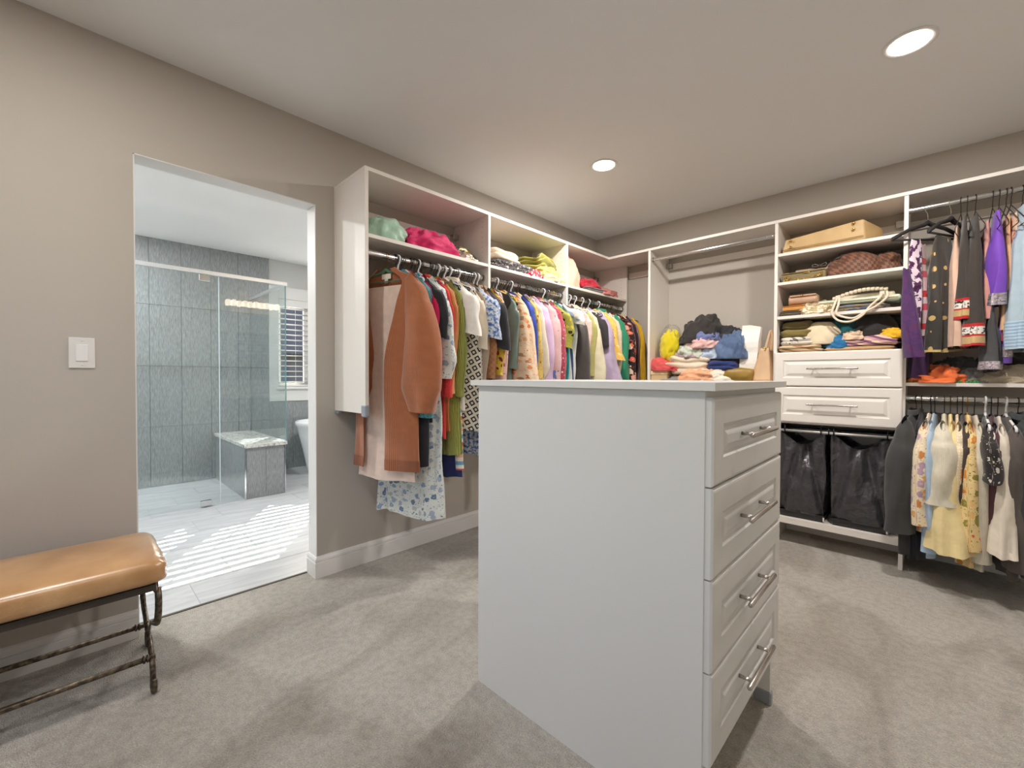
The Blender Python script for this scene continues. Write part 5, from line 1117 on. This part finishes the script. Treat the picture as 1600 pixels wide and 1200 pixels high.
# third shelf
Z3 = 1.498
bsx = thing('black_wallet', (1.70, -0.25, Z3), 'black wallet at the bottom left of the third shelf', 'wallet', GB)
box('cover', 1.645, 1.765, -0.335, -0.2, Z3+.0005, Z3+.014, leather('black_leather', (46, 42, 42), (60, 54, 52)), bsx, bev=.004, seg=2); box('cover', 1.650, 1.765, -0.33, -0.2, Z3+.017, Z3+.032, leather('black_leather', (0, 0, 0), (0, 0, 0)), bsx, bev=.004, seg=2); box('zip', 1.652, 1.76, -0.334, -0.33, Z3+.014, Z3+.017, M_GOLD, bsx)
ow = thing('orange_pouch', (1.72, -0.24, Z3+.032), 'orange tan pouch between the black wallet and folded beige bag', 'bag', GB)
box('bag_body', 1.660, 1.790, -0.325, -0.17, Z3+.0325, Z3+.062, leather('orange_leather', (190, 128, 56), (206, 146, 74)), ow, bev=.009, seg=3); box('flap', 1.663, 1.787, -0.328, -0.19, Z3+.061, Z3+.066, leather('orange_leather', (0, 0, 0), (0, 0, 0)), ow, bev=.002)
fb_ = thing('folded_beige_bag', (1.77, -0.22, Z3+.066), 'folded taupe beige leather bag on the orange pouch', 'bag', GB)
fm = leather('rosy_beige_leather', (178, 142, 116), (196, 160, 132))
rr = []
for j in range(9):
    x = 1.695+0.155*j/8; rr.append([(x, -0.23+0.085*sgp(math.cos(2*PI*k/20), .6), Z3+.066+.034+.033*sgp(math.sin(2*PI*k/20), .6)*(1-.12*abs(math.sin(j)))) for k in range(20)])
v, f = ring_loft(rr); f += [tuple(range(19, -1, -1)), tuple(8*20+k for k in range(20))]; mesh('bag_body', v, f, fm, fb_, True)
box('flap', 1.700, 1.845, -0.318, -0.2, Z3+.122, Z3+.134, fm, fb_, bev=.005, seg=2); tube('clasp', [(1.77, -0.318, Z3+.128), (1.77, -0.326, Z3+.128)], .006, M_GOLD, fb_, 10)
heap('sequin_pouch', 'crumpled gold and cream sequinned pouch on the third shelf', 'bag', (1.855, -0.265, Z3), (0.20, 0.13, 0.078), C('cream_sequin', (206, 184, 146), 'sequin', [(236, 222, 190), (190, 160, 110)], 120, metal=.2), group=GB, sd=3.6, rough=.35)
folded('blue_grey_scarf', 'blue grey scarf folded beneath the mint clutch', 'clothing', (2.07, -0.24, Z3), (0.25, 0.18, 0.04), C('blue_grey', (118, 122, 124), 'speck', [(150, 130, 104), (84, 96, 116)], 18, .45), 2, 0, GB, 4.1)
mc = thing('mint_clutch', (2.06, -0.22, Z3+.043), 'flat pale mint clutch across the third shelf', 'bag', GB)
mm_ = leather('mint_leather', (190, 204, 186), (204, 216, 200), .4)
box('bag_body', 1.855, 2.245, -0.32, -0.12, Z3+.047, Z3+.078, mm_, mc, bev=.012, seg=3); box('zip', 1.87, 2.235, -0.3225, -0.319, Z3+.060, Z3+.064, M_GOLD, mc)
rb = thing('braided_bag', (2.08, -0.25, Z3+.08), 'cream braided handle bag with white straps drooping over the third shelf', 'bag', GB)
M_CRB = leather('cream_strap', (222, 204, 180), (234, 220, 198))
for i in range(13):
    t = i/12; x = 1.935+0.24*t; z = Z3+.088+0.03*math.sin(t*2.6)+0.02*t
    tube('braid_link', [(x-.009, -0.29+.05*t, z), (x-.006, -0.29+.05*t, z), (x+.008, -0.288+.05*t, z+.002), (x+.011, -0.288+.05*t, z+.002)], [.007, .0115, .0115, .007], M_CRB, rb, 10)
box('bag_body', 1.95, 2.215, -0.22, -0.10, Z3+.079, Z3+.115, M_CRB, rb, bev=.012, seg=3)
for dx in (0.0, 0.02): tube('strap', curve([(1.955+dx*.5, -0.325, Z3+.088), (1.945+dx, -0.352, Z3+.045), (1.935+dx, -0.362, Z3-.01), (1.965+dx, -0.366, Z3-.055+dx), (2.02+dx, -0.366, Z3-.068+dx), (2.075+dx*.6, -0.364, Z3-.04+dx), (2.115+dx*1.5, -0.36, Z3+.015), (2.155+dx*1.6, -0.35, Z3+.06), (2.165+dx, -0.315, Z3+.098)], 7), .0065, M_CRB, rb, 10)
for x in (1.958, 2.165): box('strap_tab', x-.012, x+.012, -0.335, -0.318, Z3+.079, Z3+.1, M_CRB, rb, bev=.003)
# clothes on the drawer case
ZD = 1.255; GD = 'folded clothes on top of the drawers'
folded('beige_striped_folded', 'beige striped cloth folded at the bottom left above the drawers', 'clothing', (1.755, -0.24, ZD), (0.24, 0.20, 0.05), C('beige_stripe', (214, 190, 156), 'stripe', [(214, 190, 156), (170, 130, 90)], 26), 2, 0, GD, 1.1, soft=.25)
folded('tan_folded', 'flat tan folded cloth at the front above the drawers', 'clothing', (2.06, -0.25, ZD), (0.33, 0.19, 0.028), C('tan_flat', (196, 158, 116)), 1, 0, GD, 2.3)
folded('white_print_folded', 'white cloth with grey print folded under the olive sweaters', 'clothing', (1.735, -0.25, ZD+.048), (0.18, 0.17, 0.055), C('white_grey_print', (220, 212, 200), 'speck', [(120, 112, 108)], 30, .58), 2, 0.1, GD, 3.4)
folded('olive_sweater', 'lower olive green folded sweater in the stack above the drawers', 'clothing', (1.735, -0.2, ZD+.10), (0.19, 0.22, 0.055), C('olive_knit', (128, 114, 64)), 1, 0.12, GD, 4.4, e=.5)
folded('khaki_sweater', 'upper olive khaki folded sweater in the stack above the drawers', 'clothing', (1.73, -0.19, ZD+.155), (0.18, 0.22, 0.055), C('khaki_knit', (122, 108, 72)), 1, 0.05, GD, 5.4, e=.5)
folded('striped_plum_folded', 'pink and plum striped cloth folded above the drawers', 'clothing', (2.11, -0.245, ZD+.028), (0.26, 0.19, 0.052), C('plum_stripe', (196, 150, 152), 'stripe', [(120, 78, 110), (222, 190, 168)], 30), 2, 0, GD, 6.1, soft=.25)
heap('blue_cloth', 'small bright blue cloth in the middle above the drawers', 'clothing', (1.965, -0.275, ZD+.02), (0.12, 0.12, 0.075), C('bright_blue', (40, 110, 160)), group=GD, sd=2.4)
heap('cream_throw', 'cream fleece throw sagging in the middle above the drawers', 'clothing', (1.865, -0.215, ZD+.05), (0.23, 0.2, 0.15), C('cream_fleece', (222, 206, 176)), group=GD, sd=6.2, rough=.1, freq=.9, fold=2)
heap('teal_cloth', 'dark teal cloth behind the bright blue one', 'clothing', (1.98, -0.17, ZD+.03), (0.22, 0.22, 0.165), C('dark_teal', (26, 84, 90)), group=GD, sd=7.3, rough=.3)
heap('black_cloth', 'black rounded cloth bundle at the right above the drawers', 'clothing', (2.125, -0.175, ZD+.05), (0.23, 0.24, 0.185), C('black_fleece', (48, 46, 46)), group=GD, sd=8.2, rough=.08, freq=.9, fold=1)
heap('yellow_cloth', 'mustard yellow cloth edge by the purple shawl', 'clothing', (2.20, -0.265, ZD+.07), (0.11, 0.12, 0.055), C('mustard', (0, 0, 0)), group=GD, sd=1.9)
heap('beige_cloth_loop', 'beige looped cloth on the striped pile above the drawers', 'clothing', (2.035, -0.27, ZD+.068), (0.11, 0.12, 0.05), C('beige_linen', (0, 0, 0)), group=GD, sd=9.4, rough=.4)

# ================================================================ THINGS ON THE MIDDLE SHELF OF THE RIGHT BAY
ZM = 1.067; GM = 'things on the middle right shelf'
heap('gold_print_cloth', 'gold and brown patterned cloth under the orange one', 'clothing', (2.325, -0.27, ZM), (0.10, 0.12, 0.05), C('gold_brown', (176, 128, 54), 'speck', [(120, 80, 36)], 40, .5), group=GM, sd=1.4)
heap('orange_cloth', 'bright orange vest crumpled on the middle right shelf', 'clothing', (2.395, -0.245, ZM), (0.23, 0.19, 0.082), C('bright_orange', (232, 116, 62)), group=GM, sd=3.3, rough=.42, freq=1.9)
heap('charcoal_cloth', 'crumpled charcoal cloth behind the orange vest', 'clothing', (2.47, -0.15, ZM), (0.24, 0.2, 0.12), C('charcoal_crepe', (0, 0, 0)), group=GM, sd=4.3, rough=.38)
heap('grey_cloth', 'grey cloth beside the green beads on the middle shelf', 'clothing', (2.535, -0.24, ZM), (0.13, 0.16, 0.075), C('mid_grey', (0, 0, 0)), group=GM, sd=5.7)
heap('black_bundle', 'black cloth bundle at the back of the middle right shelf', 'clothing', (2.66, -0.13, ZM), (0.28, 0.2, 0.16), C('black_fleece', (0, 0, 0)), group=GM, sd=6.9, rough=.2)
heap('beige_knit', 'beige knit draped at the right of the middle shelf', 'clothing', (2.68, -0.245, ZM), (0.24, 0.17, 0.085), C('beige_knit', (196, 182, 160), 'knit', scale=60), group=GM, sd=7.8, rough=.3)
bd = thing('bead_necklace', (2.48, -0.325, ZM), 'string of green beads at the edge of the middle right shelf', 'necklace', GM)
bme = None; M_BEAD = plain('green_bead', (60, 150, 70), .2)
for i in range(11):
    x, y = 2.425+.0125*i, -0.325+.010*math.sin(i*1.3); c = (x, y, ZM+.007)
    if bme is None: o = lathe('bead', [(.0005, -.007), (.005, -.0055), (.0075, 0), (.005, .0055), (.0005, .007)], c, M_BEAD, bd, 10, origin=c); bme = o.data
    else: link('bead', bme, None, bd, Vector(c)-bd.location)
